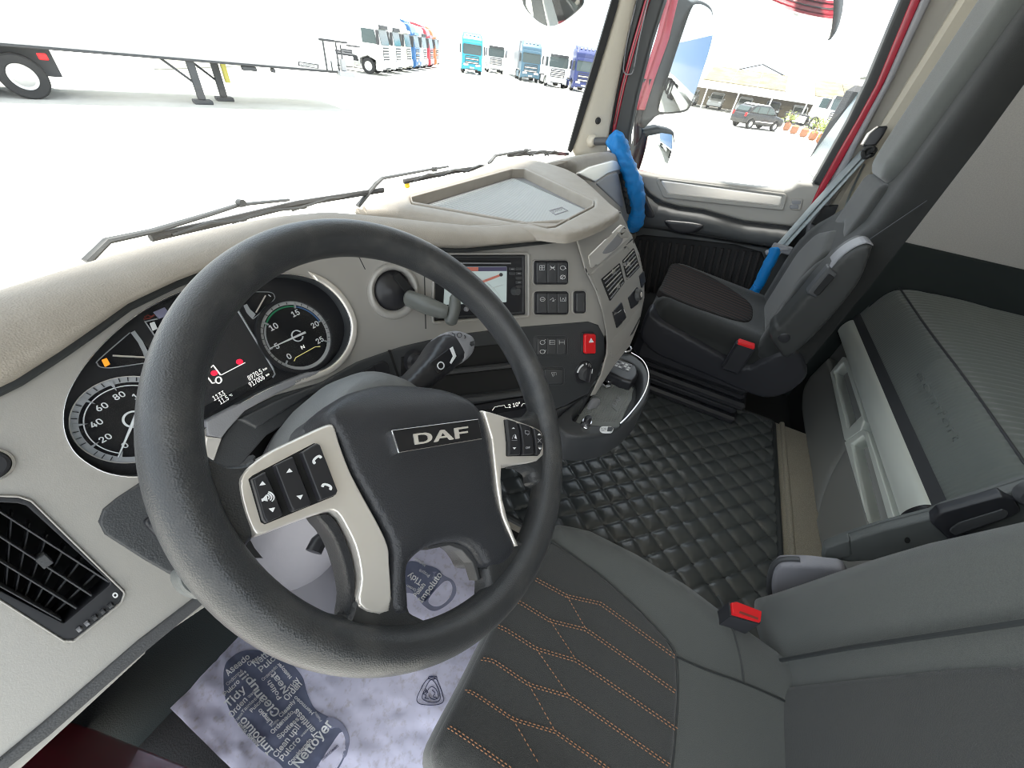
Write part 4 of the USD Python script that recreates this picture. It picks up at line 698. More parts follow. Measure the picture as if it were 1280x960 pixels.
# ================================================================ radio with navigation screen
plR = Plane(A.hit([(600, 358)])[0][0], A.hit([(600, 358)])[1][0])
rd = thing('navigation_radio', 'black built-in navigation radio with map screen, disc slot and knob in the fascia', 'radio', plR.o)
RP = lambda par, nm, poly, h0, h1, mt, **k: part(par, nm, panel(poly, A.px, h0, h1, **k), MT[mt])
RP(rd, 'frame', Polygon(RAD).buffer(3.2).difference(Polygon(RAD).buffer(-.4)), -.012, .0055, 'fascia', r=1.4, hr=.003)
bd = RP(rd, 'body', Polygon(RAD).buffer(.3), -.03, -.006, 'satin', r=1, hr=.001)
RP(bd, 'bezel', Polygon(RAD).buffer(-2).difference(Polygon(RAD).buffer(-4)), -.007, -.004, 'dark2', r=.6, hr=.001)
RP(bd, 'disc_slot', [(572, 325.2), (639, 325.8), (639, 328), (572, 327.6)], -.007, -.0045, 'void'); RP(bd, 'slot_lip', [(570, 328), (640, 328.6), (640, 330.4), (570, 330)], -.007, -.0030, 'lensgrey', r=.5, hr=.001)
MT['map'] = mat('map_screen', (.36, .42, .42), .3, emit=((.75, .88, .86), .10)); MT['mapred'] = mat('map_route', (.42, .14, .11), .4, emit=((1, .3, .2), .05)); MT['maproad'] = mat('map_road', (.55, .58, .58), .4); MT['mapbar'] = mat('map_bar', (.10, .09, .16), .35)
sn = RP(rd, 'screen', corner([(558, 333.5), (635, 333.2), (634.4, 378), (556, 381.5)], .8), -.007, -.0042, 'map')
RP(sn, 'screen_bar', [(558.4, 333.7), (634.8, 333.5), (634.6, 339), (558.2, 339.4)], -.0045, -.0038, 'mapbar'); RP(sn, 'screen_tab', [(560, 334.2), (599, 334.1), (598.8, 338.8), (560, 339)], -.004, -.0035, 'mapred')
RP(sn, 'route', [(575, 361), (600, 352.5), (627, 342.5), (628, 345), (601, 355.5), (576, 364)], -.0045, -.0037, 'mapred')
for q in ([(594, 345), (608, 352), (622, 365), (628, 376)], [(590, 358), (604, 364), (612, 377)], [(600, 366), (630, 356)]): part(sn, 'road', tube(A.px(smooth_poly(q, 4, False), -.0040), .0005, 4), MT['maproad'])
RP(sn, 'map_marker', circ(627.4, 343.6, 2.3, 14), -.004, -.0032, 'dark2')
for k in range(5):
    y = 334.5 + k * 5.6
    for x in (638, 646.5):
        if k > 1 and x < 640: continue
        RP(bd, 'key', rr(x, y, x + 7.6, y + 3.8, 1), -.007, -.0040, 'dark2', r=.7, hr=.001)
        if (k + (x > 640)) % 2 == 0: RP(bd, 'key_mark', rr(x + 2.2, y + 1.6, x + 5.4, y + 2.3), -.0041, -.0037, 'greyprint')
plk = A.tangent(645, 364, -.006); kb = part(bd, 'tuning_knob', lathe([(0, .014), (.0062, .014), (.0072, .0125), (.0078, .002), (.009, 0)], plk, 28), MT['dark2'])
for x, y in ((570, 388.5), (584, 387)): part(bd, 'tuning_knob', lathe([(0, .006), (.003, .006), (.0042, .004), (.0046, 0)], A.tangent(x, y, -.006), 18), MT['lensgrey'])
for x in (596, 610, 624): RP(bd, 'key', rr(x, 383.5, x + 9, 389, 1), -.007, -.004, 'dark2', r=.7, hr=.001)
# ================================================================ floor coverings
plF = lambda z: Plane(V3(1.0, -.2, z), V3(0, 0, 1), V3(1, 0, 0))
pq = plF(FT)
a5 = (pq.at(939.2, 583.3) - pq.at(857.8, 605.5)) / 5; b2 = (pq.at(956.7, 621.2) - pq.at(923.7, 587.5)) / 2; q0_ = pq.at(923.7, 587.5)
QA, QB = a5[:2], b2[:2]; QI = np.linalg.inv(np.stack([QA, QB], 1))
def quilt(P):
    f = (P + pq.o[:2] - q0_[:2]) @ QI.T; w = abs(2 * (f - np.floor(f)) - 1); return .0085 * ((1 - w[:, 0] ** 3) * (1 - w[:, 1] ** 3)) ** .6
mat_o = corner([(.565 - 1.0, -.555 + .2), (1.478 - 1.0, -.555 + .2), (1.478 - 1.0, .66 + .2), (.565 - 1.0, .66 + .2)], .02)
qm = thing('quilted_floor_mat', 'black diamond-quilted leatherette mat on the tunnel floor between the seats', 'floor mat', V3(1.02, 0, FT))
part(qm, 'quilting', panel(mat_o, pq.m, .0, .004, r=.012, hr=.003, step=.0044, rise=quilt), MT['quilt'], smooth=True)
part(qm, 'edge_binding', tube(pq.m(np.array(mat_o.exterior.coords)[:-1], .006), .0095, 8, closed=True), MT['seal'])
st_ = []
for i in range(-30, 31):
    for j in range(-30, 31):
        p = q0_[:2] + i * QA + j * QB
        if .59 < p[0] < 1.46 and -.54 < p[1] < .3: d = (QA + QB) * .06; st_.append(tube([V3(*(p - d), FT + .0062), V3(*(p + d), FT + .0062)], .0012, 4))
sm_ = []
for fam, (U, W_) in enumerate(((QA, QB), (QB, QA))):
    for k in range(-40, 41):
        t = np.linspace(-40, 40, 1600); P = q0_[:2] + k * W_ + t[:, None] * U; P = P[(P[:, 0] > .575) & (P[:, 0] < 1.468) & (P[:, 1] > -.545) & (P[:, 1] < .45)]
        if len(P) > 4: sm_.append(tube([V3(*P[0], FT + .0042), V3(*P[len(P) // 2], FT + .0042), V3(*P[-1], FT + .0042)], .0014, 4))
part(qm, 'quilt_seam', cat(*sm_), MT['rubber'], kind='stuff')
part(qm, 'quilt_stitch', cat(*st_), MT['thread'], kind='stuff')
# carpet strip in front of the bunk with its ridge
part(fl, 'carpet_ridge', tube([V3(.55, -.592, FT), V3(1.5, -.592, FT)], .009, 10), MT['carpet'])
# ---- paper mats in the driver's foot well
plM = Plane(V3(.15, .35, FZ + .011), V3(0, 0, 1), V3(1, 0, 0))
MT['navy'] = mat('navy_print', (.115, .13, .205), .8, var=(40, (.145, .16, .235)))
MT['navytext'] = mat('navy_text', (.04, .045, .10), .8); MT['footgrey'] = mat('grey_halftone', (.25, .26, .36), .8)
crumple = lambda P: .017 * (meshkit.fbm(np.column_stack([P * .035, np.zeros(len(P))]), 4, 5) - .45)
pm = thing('paper_floor_mat', 'crumpled white paper mat printed with word-filled shoe soles in the driver foot well', 'paper mat', V3(.15, .4, FZ + .004))
sheet = [(196, 868), (281, 780), (360, 715), (460, 650), (560, 683), (603, 735), (700, 840), (620, 960), (560, 1060), (350, 1060), (288, 960)]
part(pm, 'sheet', panel(sheet, lambda P, h: plM.px(P, h), -.004, .0015, step=6, rise=crumple), MT['paper'], smooth=60)
MP = lambda nm, poly, mt, h=.0026: part(pm, nm, panel(poly, lambda P, h_: plM.px(P, h_), h - .004, h, step=6, rise=crumple), MT[mt])
solep = smooth_poly([(280, 850), (283, 832), (296, 818), (315, 813), (340, 817), (362, 828), (378, 846), (384, 866), (394, 886), (412, 897), (428, 904), (436, 922), (434, 940), (420, 965), (395, 985), (365, 975), (350, 955), (325, 936), (300, 908), (284, 880)], 5)
MP('shoe_sole', solep, 'navy'); MP('sole_heel', smooth_poly([(396, 960), (425, 917), (432, 925), (433, 938), (420, 962), (398, 985), (380, 980)], 4), 'paper', .0034); MP('sole_edge', smooth_poly([(411, 897), (428, 904), (437, 922), (434, 944), (429, 946), (432, 925), (424, 910), (408, 912)], 4), 'footgrey', .0038)
WORDS = [('Aseado', 286, 846, 314, 823, 7), ('Clear', 312, 834, 326, 824, 5), ('Nettoyer', 320, 835, 354, 806, 8), ('Pulcro', 327, 842, 355, 817, 7), ('Ordonné', 285, 858, 305, 840, 4), ('Pulcro', 282, 871, 301, 853, 5), ('up!!', 326, 861, 307, 839, 10), ('Clean', 352, 891, 324, 862, 11), ('Tidy', 286, 886, 309, 863, 9), ('Orden', 290, 898, 311, 876, 7), ('Wash', 313, 874, 321, 865, 3.4), ('Ordenado', 329, 852, 348, 835, 3.6), ('Neat', 362, 864, 344, 840, 8), ('Nettoyer', 366, 847, 350, 829, 4.5), ('Polish', 353, 873, 338, 850, 6), ('Tidy', 364, 865, 375, 850, 6), ('Orden', 359, 877, 378, 856, 7), ('Cleanly', 352, 898, 370, 877, 5), ('Hermoso', 394, 892, 370, 870, 4.6), ('Ordenado', 342, 919, 368, 891, 5.2), ('Taintless', 400, 918, 372, 886, 8), ('Spotless', 350, 925, 375, 900, 5.6), ('Tainless', 305, 893, 325, 872, 4), ('Pulcro', 316, 892, 331, 875, 4.4), ('Limpio', 343, 904, 327, 886, 6), ('Clean', 295, 904, 305, 893, 3.6), ('Impoluto', 343, 938, 306, 896, 10.5), ('Aseado Wash', 326, 932, 300, 903, 5), ('Polite', 341, 910, 350, 901, 3), ('Clean up!!', 346, 948, 377, 909, 7), ('Pulcro', 354, 953, 377, 925, 7), ('wash', 378, 922, 386, 914, 3), ('Considerado', 364, 958, 391, 926, 5), ('Nettoyer', 374, 962, 417, 906, 11), ('Polite', 404, 902, 396, 890, 3.4)]
part(pm, 'lettering', cat(*[text_px(w, (a, b), (c, d), plM, h, .0042, h > 4.2, rise=crumple) for w, a, b, c, d, h in WORDS]), MT['white'])
for q_ in (text_px('interclean', (404, 952), (424, 934), plM, 4.2, .0044, rise=crumple), text_px('interclean', (531, 752), (543, 738), plM, 3.6, .0048, rise=crumple)): part(pm, 'maker_lettering', q_, MT['navytext'])
sole2 = smooth_poly([(500, 712), (512, 702), (530, 706), (552, 718), (567, 728), (570, 742), (560, 756), (543, 765), (530, 758), (516, 742), (490, 742), (470, 735), (480, 720)], 5)
MP('shoe_sole', sole2, 'footgrey', .0026); MP('sole_print', smooth_poly([(498, 713), (512, 703), (530, 706), (552, 719), (532, 752), (520, 744), (506, 733), (484, 738), (474, 730)], 5), 'navy', .0032); MP('sole_heel', smooth_poly([(536, 749), (556, 727), (565, 733), (563, 746), (552, 757), (541, 758)], 4), 'paper', .0038)
part(pm, 'lettering', cat(*[text_px(w, (a, b), (c, d), plM, h, .0044, h > 4.2, rise=crumple) for w, a, b, c, d, h in [('Impoluto', 527, 755, 553, 720, 7), ('Polish', 520, 747, 532, 732, 5), ('Tidy', 529, 727, 512, 716, 7), ('Propre', 538, 720, 525, 712, 4), ('Nettoyer', 533, 707, 518, 697, 3.6), ('Orden', 521, 737, 509, 731, 3.4)]]), MT['white'])
# emblem: rounded triangle outline round a maned animal's head
em = [tube(plM.px(smooth_poly(P, 4), .0032 + crumple(smooth_poly(P, 4))), .0008, 5, closed=True) for P in ([(538, 847), (531, 853), (526, 862), (521, 874), (524, 880), (533, 882), (545, 882), (554, 878), (553, 868), (549, 857), (545, 849)], [(539, 850), (531, 862), (528, 874), (540, 879), (550, 875), (547, 860)])]
em += [tube(plM.px(smooth_poly(P, 3, False), .0032 + crumple(smooth_poly(P, 3, False))), .0007, 5) for P in ([(533, 868), (536, 861), (541, 859), (546, 864), (548, 872), (543, 875), (538, 873), (536, 869)], [(540, 863), (544, 867), (541, 871), (546, 873)], [(532, 866), (529, 868), (533, 870), (531, 873), (536, 874)], [(532, 862), (535, 866), (531, 864)], [(536, 846), (545, 846), (545, 849), (536, 849), (536, 846)])]
part(pm, 'emblem', cat(*em), MT['navytext'])
pm2 = thing('paper_floor_mat', 'torn folded sheet of printed white paper behind the steering column foot', 'paper mat', V3(.25, .55, FZ + .006))
plN = Plane(V3(.22, .58, FZ + .022), V3(-.15, -.35, 1), V3(1, 0, 0))
part(pm2, 'sheet', panel([(360, 752), (378, 738), (398, 742), (412, 750), (424, 752), (418, 735), (415, 700), (430, 650), (470, 640), (500, 700), (470, 780), (400, 800)], plN.px, 0, .0015, step=9, rise=crumple), MT['paper'])
part(pm2, 'lettering', cat(text_px('NUN', (417, 737), (437, 706), plN, 12, .008, True), text_px('S S', (384, 752), (412, 752), plN, 8, .008, True)), MT['navytext'])
# pedals
pd = thing('accelerator_pedal', 'black pedal plate standing in the foot well beyond the paper mat', 'pedal', V3(.42, .42, FZ))
plG = Plane(V3(.44, .42, -.98), V3(-.1, -.85, .5)); part(pd, 'plate', panel(rr(-.035, -.13, .035, .10, .015), plG.m, -.01, .008, r=.006, hr=.006), MT['rubber']); part(pd, 'arm', tube([V3(.44, .45, -.95), V3(.45, .53, -.80), V3(.45, .58, -.70)], .012, 8), MT['satin'])
# ================================================================ seats
def fcol(t): return MT['fabric' if t else 'fabricp']
# ---- driver's seat
ds = thing('driver_seat', 'dark grey driver seat with orange-stitched cushion insert, seen from above beside the wheel', 'seat', V3(.235, -.2, -1.0))
zs = lambda x, y: -.652 + .13 * y + .022 * np.exp(-((x - .405) / .045) ** 2) + .022 * np.exp(-((x - .06) / .04) ** 2)
plS_ = Plane(V3(0, 0, 0), V3(0, 0, 1), V3(1, 0, 0)); cm = lambda P, h: np.stack([P[:, 0], P[:, 1], zs(P[:, 0], P[:, 1]) + np.asarray(h)], 1)
DSh = Sheet([[V3(x, y, zs(x, y)) for y in np.linspace(-.6, .2, 50)] for x in np.linspace(-.15, .6, 60)])
cu = corner([(.035, .062), (.20, .062), (.33, .056), (.405, .036), (.436, -.03), (.447, -.12), (.444, -.22), (.425, -.32), (.41, -.45), (.05, -.45), (.02, -.32), (.012, -.1), (.016, .03)], .025)
part(ds, 'cushion', panel(cu, cm, -.15, 0, r=.04, hr=.05, step=.02), MT['fabric'], smooth=60)
rs = [(668, 672), (691, 678), (727, 703), (760, 728), (800, 765), (830, 797), (844, 820), (846, 870), (842, 930), (838, 965), (826, 1040)]
CUB = cu.boundary
def drop(P):                      # how far the rounded edge of the cushion falls away
    q = np.clip(1 - shapely.distance(shapely.points(np.asarray(P)[:, :2]), CUB) / .04, 0, 1); return .05 * (1 - np.sqrt(np.clip(1 - q * q, 0, 1)))
ins = Polygon(np.vstack([DSh.hit(rs)[0][:, :2], [(.2, -.6), (-.1, -.6), (-.1, .2), (.36, .2)]])).buffer(0).intersection(cu.buffer(-.010))
ins = max(getattr(ins, 'geoms', [ins]), key=lambda q: q.area)
part(ds, 'cushion_insert', panel(corner(np.array(ins.exterior.coords)[:-1], .008), cm, -.03, .0065, r=.010, hr=.006, step=.014, rise=lambda P: -drop(P)), MT['fabric2'], 'finely ribbed darker insert with orange stitching', smooth=60)
Z5 = lambda L: [(520 + x * .594, 640 + y * .594) for x, y in L]
sl = []
for L, dbl in [([(250, 145), (315, 180), (385, 195), (545, 310)], 1), ([(160, 150), (215, 192), (280, 232), (355, 250), (548, 385)], 1), ([(110, 190), (175, 242), (250, 290), (335, 315), (545, 460)], 1), ([(70, 260), (105, 298), (160, 315), (235, 365), (320, 390), (530, 535)], 1), ([(40, 360), (70, 375), (110, 380), (200, 440), (290, 465), (395, 538), (520, 640)], 1), ([(-20, 440), (60, 450), (160, 520), (300, 620)], 1),
               ([(315, 180), (355, 250)], 0), ([(280, 232), (335, 315)], 0), ([(250, 290), (320, 390)], 0), ([(235, 365), (290, 465)], 0), ([(200, 440), (255, 538)], 0), ([(215, 192), (250, 145)], 0)][:11]:
    P = np.array(Z5(L))
    CUI = cu.buffer(-.016)
    for o in ((-1.7, 1.7) if dbl else (0,)):
        d = np.gradient(P, axis=0); nn = np.stack([-d[:, 1], d[:, 0]], 1); nn /= np.linalg.norm(nn, axis=1)[:, None]; Q = DSh.px(P + nn * o, .0072); Q = np.array([Q[0] + (Q[-1] - Q[0]) * 0]) if len(Q) < 2 else np.stack([np.interp(np.linspace(0, 1, 40), np.linspace(0, 1, len(Q)), Q[:, i]) for i in range(3)], 1); Q[:, 2] -= drop(Q); seg = np.linalg.norm(np.diff(Q, axis=0), axis=1); cum = np.r_[0, np.cumsum(seg)]
        for s in np.arange(0, cum[-1] - .004, .0058):
            f = lambda t: V3(*[np.interp(t, cum, Q[:, i]) for i in range(3)]); sl.extend([tube([f(s), f(s + .003)], .00065, 4)] if CUI.contains(Point(*f(s)[:2])) else [])
part(ds, 'stitching', cat(*sl), MT['orange'], 'orange decorative stitching', kind='stuff')
for L in ([(844, 820), (880, 836), (930, 854), (983, 877)], [(898, 745), (912, 775), (924, 815), (930, 854)], rs): part(ds, 'seam', tube(DSh.px(smooth_poly(L, 4, False), -.0005 if L is not rs else .0008), .0022, 5), MT['seal'])
# backrest
lean = math.radians(16); bn = V3(0, math.cos(lean), math.sin(lean)); plBk = Plane(V3(.24, -.40, -.68), bn, V3(-1, 0, 0))
bol = lambda P: .05 * np.clip((abs(P[:, 0]) - .12) / .10, 0, 1) ** 1.4 * (.75 + .25 * np.clip((P[:, 1] + .02) / .2, 0, 1))
bko = corner([(-.285, -.08), (.300, -.08), (.292, .05), (.28, .25), (.26, .48), (.20, .62), (.16, .80), (-.16, .80), (-.20, .62), (-.26, .48), (-.28, .25), (-.282, .05)], .03)
part(ds, 'backrest', panel(bko, plBk.m, -.13, 0, r=.045, hr=.06, step=.02, rise=bol, cap=True), MT['fabric'], smooth=60)
part(ds, 'backrest_insert', panel(corner([(-.125, -.06), (.125, -.06), (.13, .2), (.12, .45), (-.12, .45), (-.13, .2)], .03), plBk.m, -.02, .008, r=.02, hr=.008, step=.02), MT['fabric2'], smooth=60)
part(ds, 'seam', tube(plBk.m([(-.150, -.06), (-.155, .1), (-.155, .3), (-.14, .5)], .022), .003, 5), MT['seal'])
part(ds, 'base', cat(cbox((.235, -.18, -.86), (.40, .46, .16), .02), cbox((.235, -.18, -.98), (.34, .40, .24), .02)), MT['dark'])
pz = lambda z: Plane(V3(.45, -.28, z), V3(0, 0, 1), V3(1, 0, 0))
bk = part(ds, 'belt_buckle', panel(corner([(911, 752), (920, 751), (952.5, 763.5), (951, 780), (913, 770)], 1), pz(-.63).px, -.10, -.001, r=1, hr=.002), MT['satin']); part(bk, 'release_button', panel(corner([(913, 754), (920, 753), (951, 765), (949.5, 778.5), (914.5, 768.5)], 1), pz(-.63).px, -.01, .004, r=1, hr=.002), MT['red'], 'red release button'); part(bk, 'button_slot', panel(corner([(923, 765), (946, 773.5), (945.5, 776), (922, 767.5)], .6), pz(-.63).px, .002, .0048), MT['darkred'])
plE = Plane(V3(.57, -.36, -.55), V3(-1, .12, .2))
ssd = part(ds, 'side_shell', panel(smooth_poly([(965, 718), (972, 706), (984, 703), (1028, 706), (1060, 720), (1040, 800), (985, 790), (978, 776), (968, 760), (963, 738)], 4), plE.px, -.02, 0, r=6, hr=.018, step=6), MT['column'], 'light grey curved plastic shell')
part(ssd, 'shell_rim', tube(plE.px(smooth_poly([(1000, 703), (984, 702.5), (971, 706), (963.5, 718), (961.5, 738), (966, 760), (977, 779)], 4, False), -.008), .0045, 8), MT['dark2'])
plAr = Plane(V3(.60, -.4, -.5), V3(-1, .05, .1))
ar = part(ds, 'armrest', panel(corner([(1028, 699), (1031, 685), (1062, 673), (1100, 661), (1165, 645), (1180, 638), (1250, 616), (1300, 600), (1420, 560), (1420, 650), (1280, 690), (1180, 700), (1060, 706)], 5), plAr.px, -.012, 0, r=6, hr=.018), MT['armgrey'])
part(ar, 'end_cap', panel(corner([(1027, 700), (1030, 684), (1063, 672), (1066, 694), (1040, 702)], 3), plAr.px, -.012, .0025, r=3, hr=.008), MT['armgrey'])
part(ar, 'grip', panel(corner([(1160, 650), (1172, 637), (1250, 615.5), (1268, 620), (1276, 638), (1188, 676)], 6), plAr.px, -.01, .006, r=4, hr=.007), MT['satin']); part(ar, 'grip_recess', panel(corner([(1182, 659), (1196, 649), (1250, 632), (1260, 636), (1254, 644), (1192, 666)], 4), plAr.px, .002, .0075, r=2, hr=.003), MT['dark2'])
part(ar, 'screw_hole', panel(circ(1134, 675, 3.6, 14), plAr.px, -.001, .0012), MT['void']); part(ar, 'hinge_boss', lathe([(0, .014), (.018, .013), (.022, .006), (.022, 0)], plAr.moved(plAr.at(1296, 616)), 24), MT['dark2'])
# ---- passenger seat
ps = thing('passenger_seat', 'dark fabric passenger seat with integrated headrest and folded armrest beside the passenger door', 'seat', V3(1.555, -.2, FT))
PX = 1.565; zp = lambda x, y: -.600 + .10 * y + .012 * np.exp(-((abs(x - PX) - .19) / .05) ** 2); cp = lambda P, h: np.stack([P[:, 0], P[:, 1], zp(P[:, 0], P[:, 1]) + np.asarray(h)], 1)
PSh = Sheet([[V3(x, y, zp(x, y)) for y in np.linspace(-.5, .2, 30)] for x in np.linspace(1.2, 1.95, 30)])
pcu = corner([(PX - .20, .045), (PX + .20, .045), (PX + .235, .0), (PX + .24, -.40), (PX - .245, -.40), (PX - .245, .0)], .04)
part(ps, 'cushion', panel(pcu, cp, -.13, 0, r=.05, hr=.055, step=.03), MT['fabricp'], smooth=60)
pin = smooth_poly([(PX - .17, .03), (PX - .06, .042), (PX + .06, .042), (PX + .16, .03), (PX + .165, -.12), (PX + .10, -.27), (PX, -.30), (PX - .11, -.27), (PX - .175, -.12)], 4)
MT['stripe'] = mat('brown_striped_fabric', (.011, .009, .0085), .95, bump=(14, .0015, 'wave', 'x')); MT['pstripe'] = mat('dull_red_thread', (.07, .035, .028), .9)
pci = part(ps, 'cushion_insert', panel(pin, cp, -.02, .006, r=.012, hr=.006, step=.025), MT['stripe'], 'insert with dull red pinstripes')
for k in range(13):
    x = PX - .155 + k * .0258; g = Polygon(pin).buffer(-.012).intersection(LineString([(x, -.4), (x, .1)]))
    if g.length > .02: q = np.array(g.coords); q = np.linspace(q[0], q[-1], 12); part(pci, 'pinstripe', tube(cp(q, .0062), .0009, 4), MT['pstripe'])
lp = math.radians(1); pbn = V3(0, math.cos(lp), math.sin(lp)); plPb = Plane(V3(PX, -.352, -.58), pbn, V3(-1, 0, 0))
pbo = corner([(-.205, -.12), (.25, -.12), (.258, .10), (.255, .35), (.24, .55), (.21, .72), (.18, .95), (-.10, .95), (-.115, .60), (-.15, .36), (-.205, .26), (-.21, .10)], .05)
pbr = lambda P: .035 * np.clip((abs(P[:, 0]) - .13) / .08, 0, 1) ** 1.3 * np.clip(1 - (P[:, 1] - .22) / .14, .1, 1) - .048 * np.clip((P[:, 1] - .16) / .18, 0, 1) ** 1.3
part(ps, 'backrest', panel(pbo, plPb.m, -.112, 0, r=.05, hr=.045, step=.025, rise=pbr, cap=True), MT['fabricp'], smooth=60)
pbi = corner([(-.11, -.06), (.125, -.06), (.135, .14), (.125, .24), (0, .28), (-.10, .24), (-.115, .14)], .03); part(ps, 'backrest_insert', panel(pbi, plPb.m, -.04, .012, r=.02, hr=.012, step=.02, rise=lambda P: -.048 * np.clip((P[:, 1] - .16) / .18, 0, 1) ** 1.3), MT['fabric2'], smooth=60)
part(ps, 'backrest_insert', panel(corner([(-.10, .26), (0, .30), (.12, .26), (.115, .43), (-.095, .43)], .02), plPb.m, -.06, -.030, r=.02, hr=.012, step=.025), MT['fabric2'], smooth=60)
part(ps, 'headrest', panel(corner([(-.065, .43), (.11, .43), (.13, .50), (.135, .90), (-.085, .90), (-.085, .50)], .05), plPb.m, -.07, -.016, r=.04, hr=.03, step=.02), MT['fabric'], 'grey padded headrest', smooth=60)
part(ps, 'side_seam', tube([V3(PX - .262, -.34, -.34), V3(PX - .264, -.40, -.25), V3(PX - .262, -.45, -.15)], .0018, 5), MT['blackplastic'])
# base with its upswept skirt and the bellows below
sk = smooth_poly([(800, 424), (803, 402), (812, 388), (824, 400), (860, 420), (910, 448), (932, 458), (950, 452), (975, 440), (1000, 440), (1010, 470), (988, 492), (960, 500), (930, 492), (880, 470), (820, 445)], 4)
plSk = Plane(V3(PX - .262, -.2, -.78), V3(-1, 0, 0)); part(ps, 'base_skirt', panel(sk, plSk.px, -.06, 0, r=5, hr=.03, step=9), MT['blackplastic'], smooth=60)
part(ps, 'base', cat(cbox((PX, -.17, -.775), (.50, .44, .13), .03), cbox((PX, -.33, -.73), (.49, .16, .10), .03)), MT['blackplastic'])
for k in range(4): part(ps, 'bellows_fold', cbox((PX, -.19, -.865 - .036 * k), (.40 + .03 * (k % 2), .40 + .03 * (k % 2), .034), .010), MT['satin'])
MT['armdark'] = mat('armrest_charcoal', (.024, .025, .024), .5)
plAp = Plane(V3(PX - .285, -.4, -.4), V3(-1, 0, 0))
ap_o = smooth_poly([(962, 412), (966, 400), (975, 393), (1002, 362), (1017, 343), (1035, 324), (1046, 313), (1062, 302), (1077, 296), (1085, 299), (1085, 306), (1071, 343), (1046, 377), (1017, 410), (984, 438), (971, 428)], 4)
pa = part(ps, 'armrest', panel(ap_o, plAp.px, -.02, .055, r=6, hr=.022, step=8), MT['armdark'], smooth=60)
part(pa, 'armrest_edge', panel(smooth_poly([(1034, 326), (1046, 312.5), (1062, 301), (1078, 295), (1086, 298), (1086, 301), (1078, 298), (1063, 304), (1048, 315.5), (1038, 328)], 3), plAp.px, .0, .052, r=2, hr=.012), MT['lensgrey'])  # highlight along the armrest top, put in as a pale strip
part(pa, 'grip', panel(corner([(1005, 357), (1032, 324), (1044, 333.5), (1017, 363)], 3), plAp.px, .03, .060, r=2.5, hr=.006), MT['dark2']); part(pa, 'grip_recess', panel(corner([(1013, 356), (1032, 332), (1040, 337), (1020, 360)], 2), plAp.px, .05, .0615, r=1.5, hr=.003), MT['void'])
part(pa, 'pivot_cap', lathe([(0, .058), (.012, .058), (.015, .056), (.016, .05)], plAp.moved(plAp.at(979, 412)), 20), MT['satin'])
cb = on(932, 431, 'x', PX - .28); pbk = part(ps, 'belt_buckle', cbox(cb + V3(0, 0, -.05), (.03, .058, .11), .006), MT['satin']); part(pbk, 'release_button', cbox(cb + V3(-.002, 0, .004), (.028, .05, .012), .003), MT['red'], 'red release button')
# ---- seat belt on the B pillar side
sbt = thing('seat_belt', 'grey webbing seat belt hanging from the pillar guide behind the passenger seat', 'seat belt', V3(1.88, -.33, -.3))
def ribbon(P, w, side, t=.0016): P = np.array(P); s = unit(side) * w / 2; return cat(grid(np.stack([P - s, P + s], 1)), move(grid(np.stack([P - s, P + s], 1)), unit(np.cross(P[-1] - P[0], side)) * t))
g0, g1 = on(1083, 192, 'x', 1.885), on(970, 318, 'x', 1.80)
ru = V3(1, .22, .1)
part(sbt, 'webbing', ribbon([g0, g0 * .5 + g1 * .5, g1], .045, ru), MT['belt']); part(sbt, 'webbing', ribbon([g0 + V3(.012, .01, 0), (g0 + g1) / 2 + V3(.02, .012, 0), g1 + V3(.02, .01, 0)], .045, ru), MT['belt'])
part(sbt, 'webbing', ribbon([on(1080, 205, 'x', 1.89), on(1063, 240, 'x', 1.89), on(1052, 270, 'x', 1.89)], .012, ru), MT['belt'])
part(sbt, 'tongue', cat(tube([on(958, 316, 'x', 1.80), on(970, 312, 'x', 1.79), on(985, 311, 'x', 1.79)], .010, 8), cbox(on(977, 311, 'x', 1.79), (.012, .07, .03), .004)), MT['lensgrey'])
plGd = Plane(V3(1.87, -.36, -.08), V3(-1, .2, .1))
gd = part(sbt, 'height_adjuster', panel(corner([(1076, 183), (1084, 168), (1098, 158), (1111, 157), (1104, 170), (1095, 182), (1086, 184)], 2), plGd.px, -.02, .012, r=2.5, hr=.01), MT['satin']); part(gd, 'adjuster_edge', panel(corner([(1075, 181), (1083, 167), (1096, 157.5), (1099, 158.5), (1088, 168), (1079, 183)], 1.2), plGd.px, -.01, .014, r=1.5, hr=.006), MT['silver'])
part(gd, 'belt_guide', cat(tube(plGd.px(smooth_poly([(1079, 190), (1084, 185), (1091, 185), (1088, 193), (1081, 197)], 4), .016), .007, 8, closed=True), cbox(plGd.at(1088, 190, .006), (.02, .03, .03), .006)), MT['rubber'])
part(sbt, 'lower_cover', panel([(1030, 258), (1048, 257), (1040, 275), (1022, 282), (1014, 280)], Plane(V3(1.88, -.45, -.32), V3(-1, .1, 0)).px, -.02, .004, r=1.5, hr=.004), MT['dark'])
def lumpy(path, r, n=22, seed=0, amp=.22, ell=1.0):
    m = tube(smooth_poly(path, 8, False), r, n, ell=ell); v, f = m; c = v.copy(); d = .6 * (meshkit.fbm(v * 26, 3, seed) - .5) + .7 * (meshkit.fbm(v * 75, 2, seed + 3) - .5); P = smooth_poly(path, 8, False); k = cKDTree(P).query(v)[1]; return v + (v - P[k]) * (d[:, None] * 2 * amp), f
bs = solo('blue_net_sleeve', lumpy([on(972, 306, 'x', 1.80), on(967, 318, 'x', 1.79), on(958, 336, 'x', 1.78), on(950, 352, 'x', 1.77), on(942, 366, 'x', 1.77), on(935, 375, 'x', 1.77)], [.014] * 4 + [.020] * 28 + [.016] * 9, 18, 4), MT['blue'], 'blue plastic net sleeve on the belt stalk beside the passenger seat', 'protective sleeve')
gh = thing('grab_handle', 'dark grab handle on the passenger A pillar wrapped in a blue plastic net sleeve', 'grab handle', V3(1.82, .40, -.45))
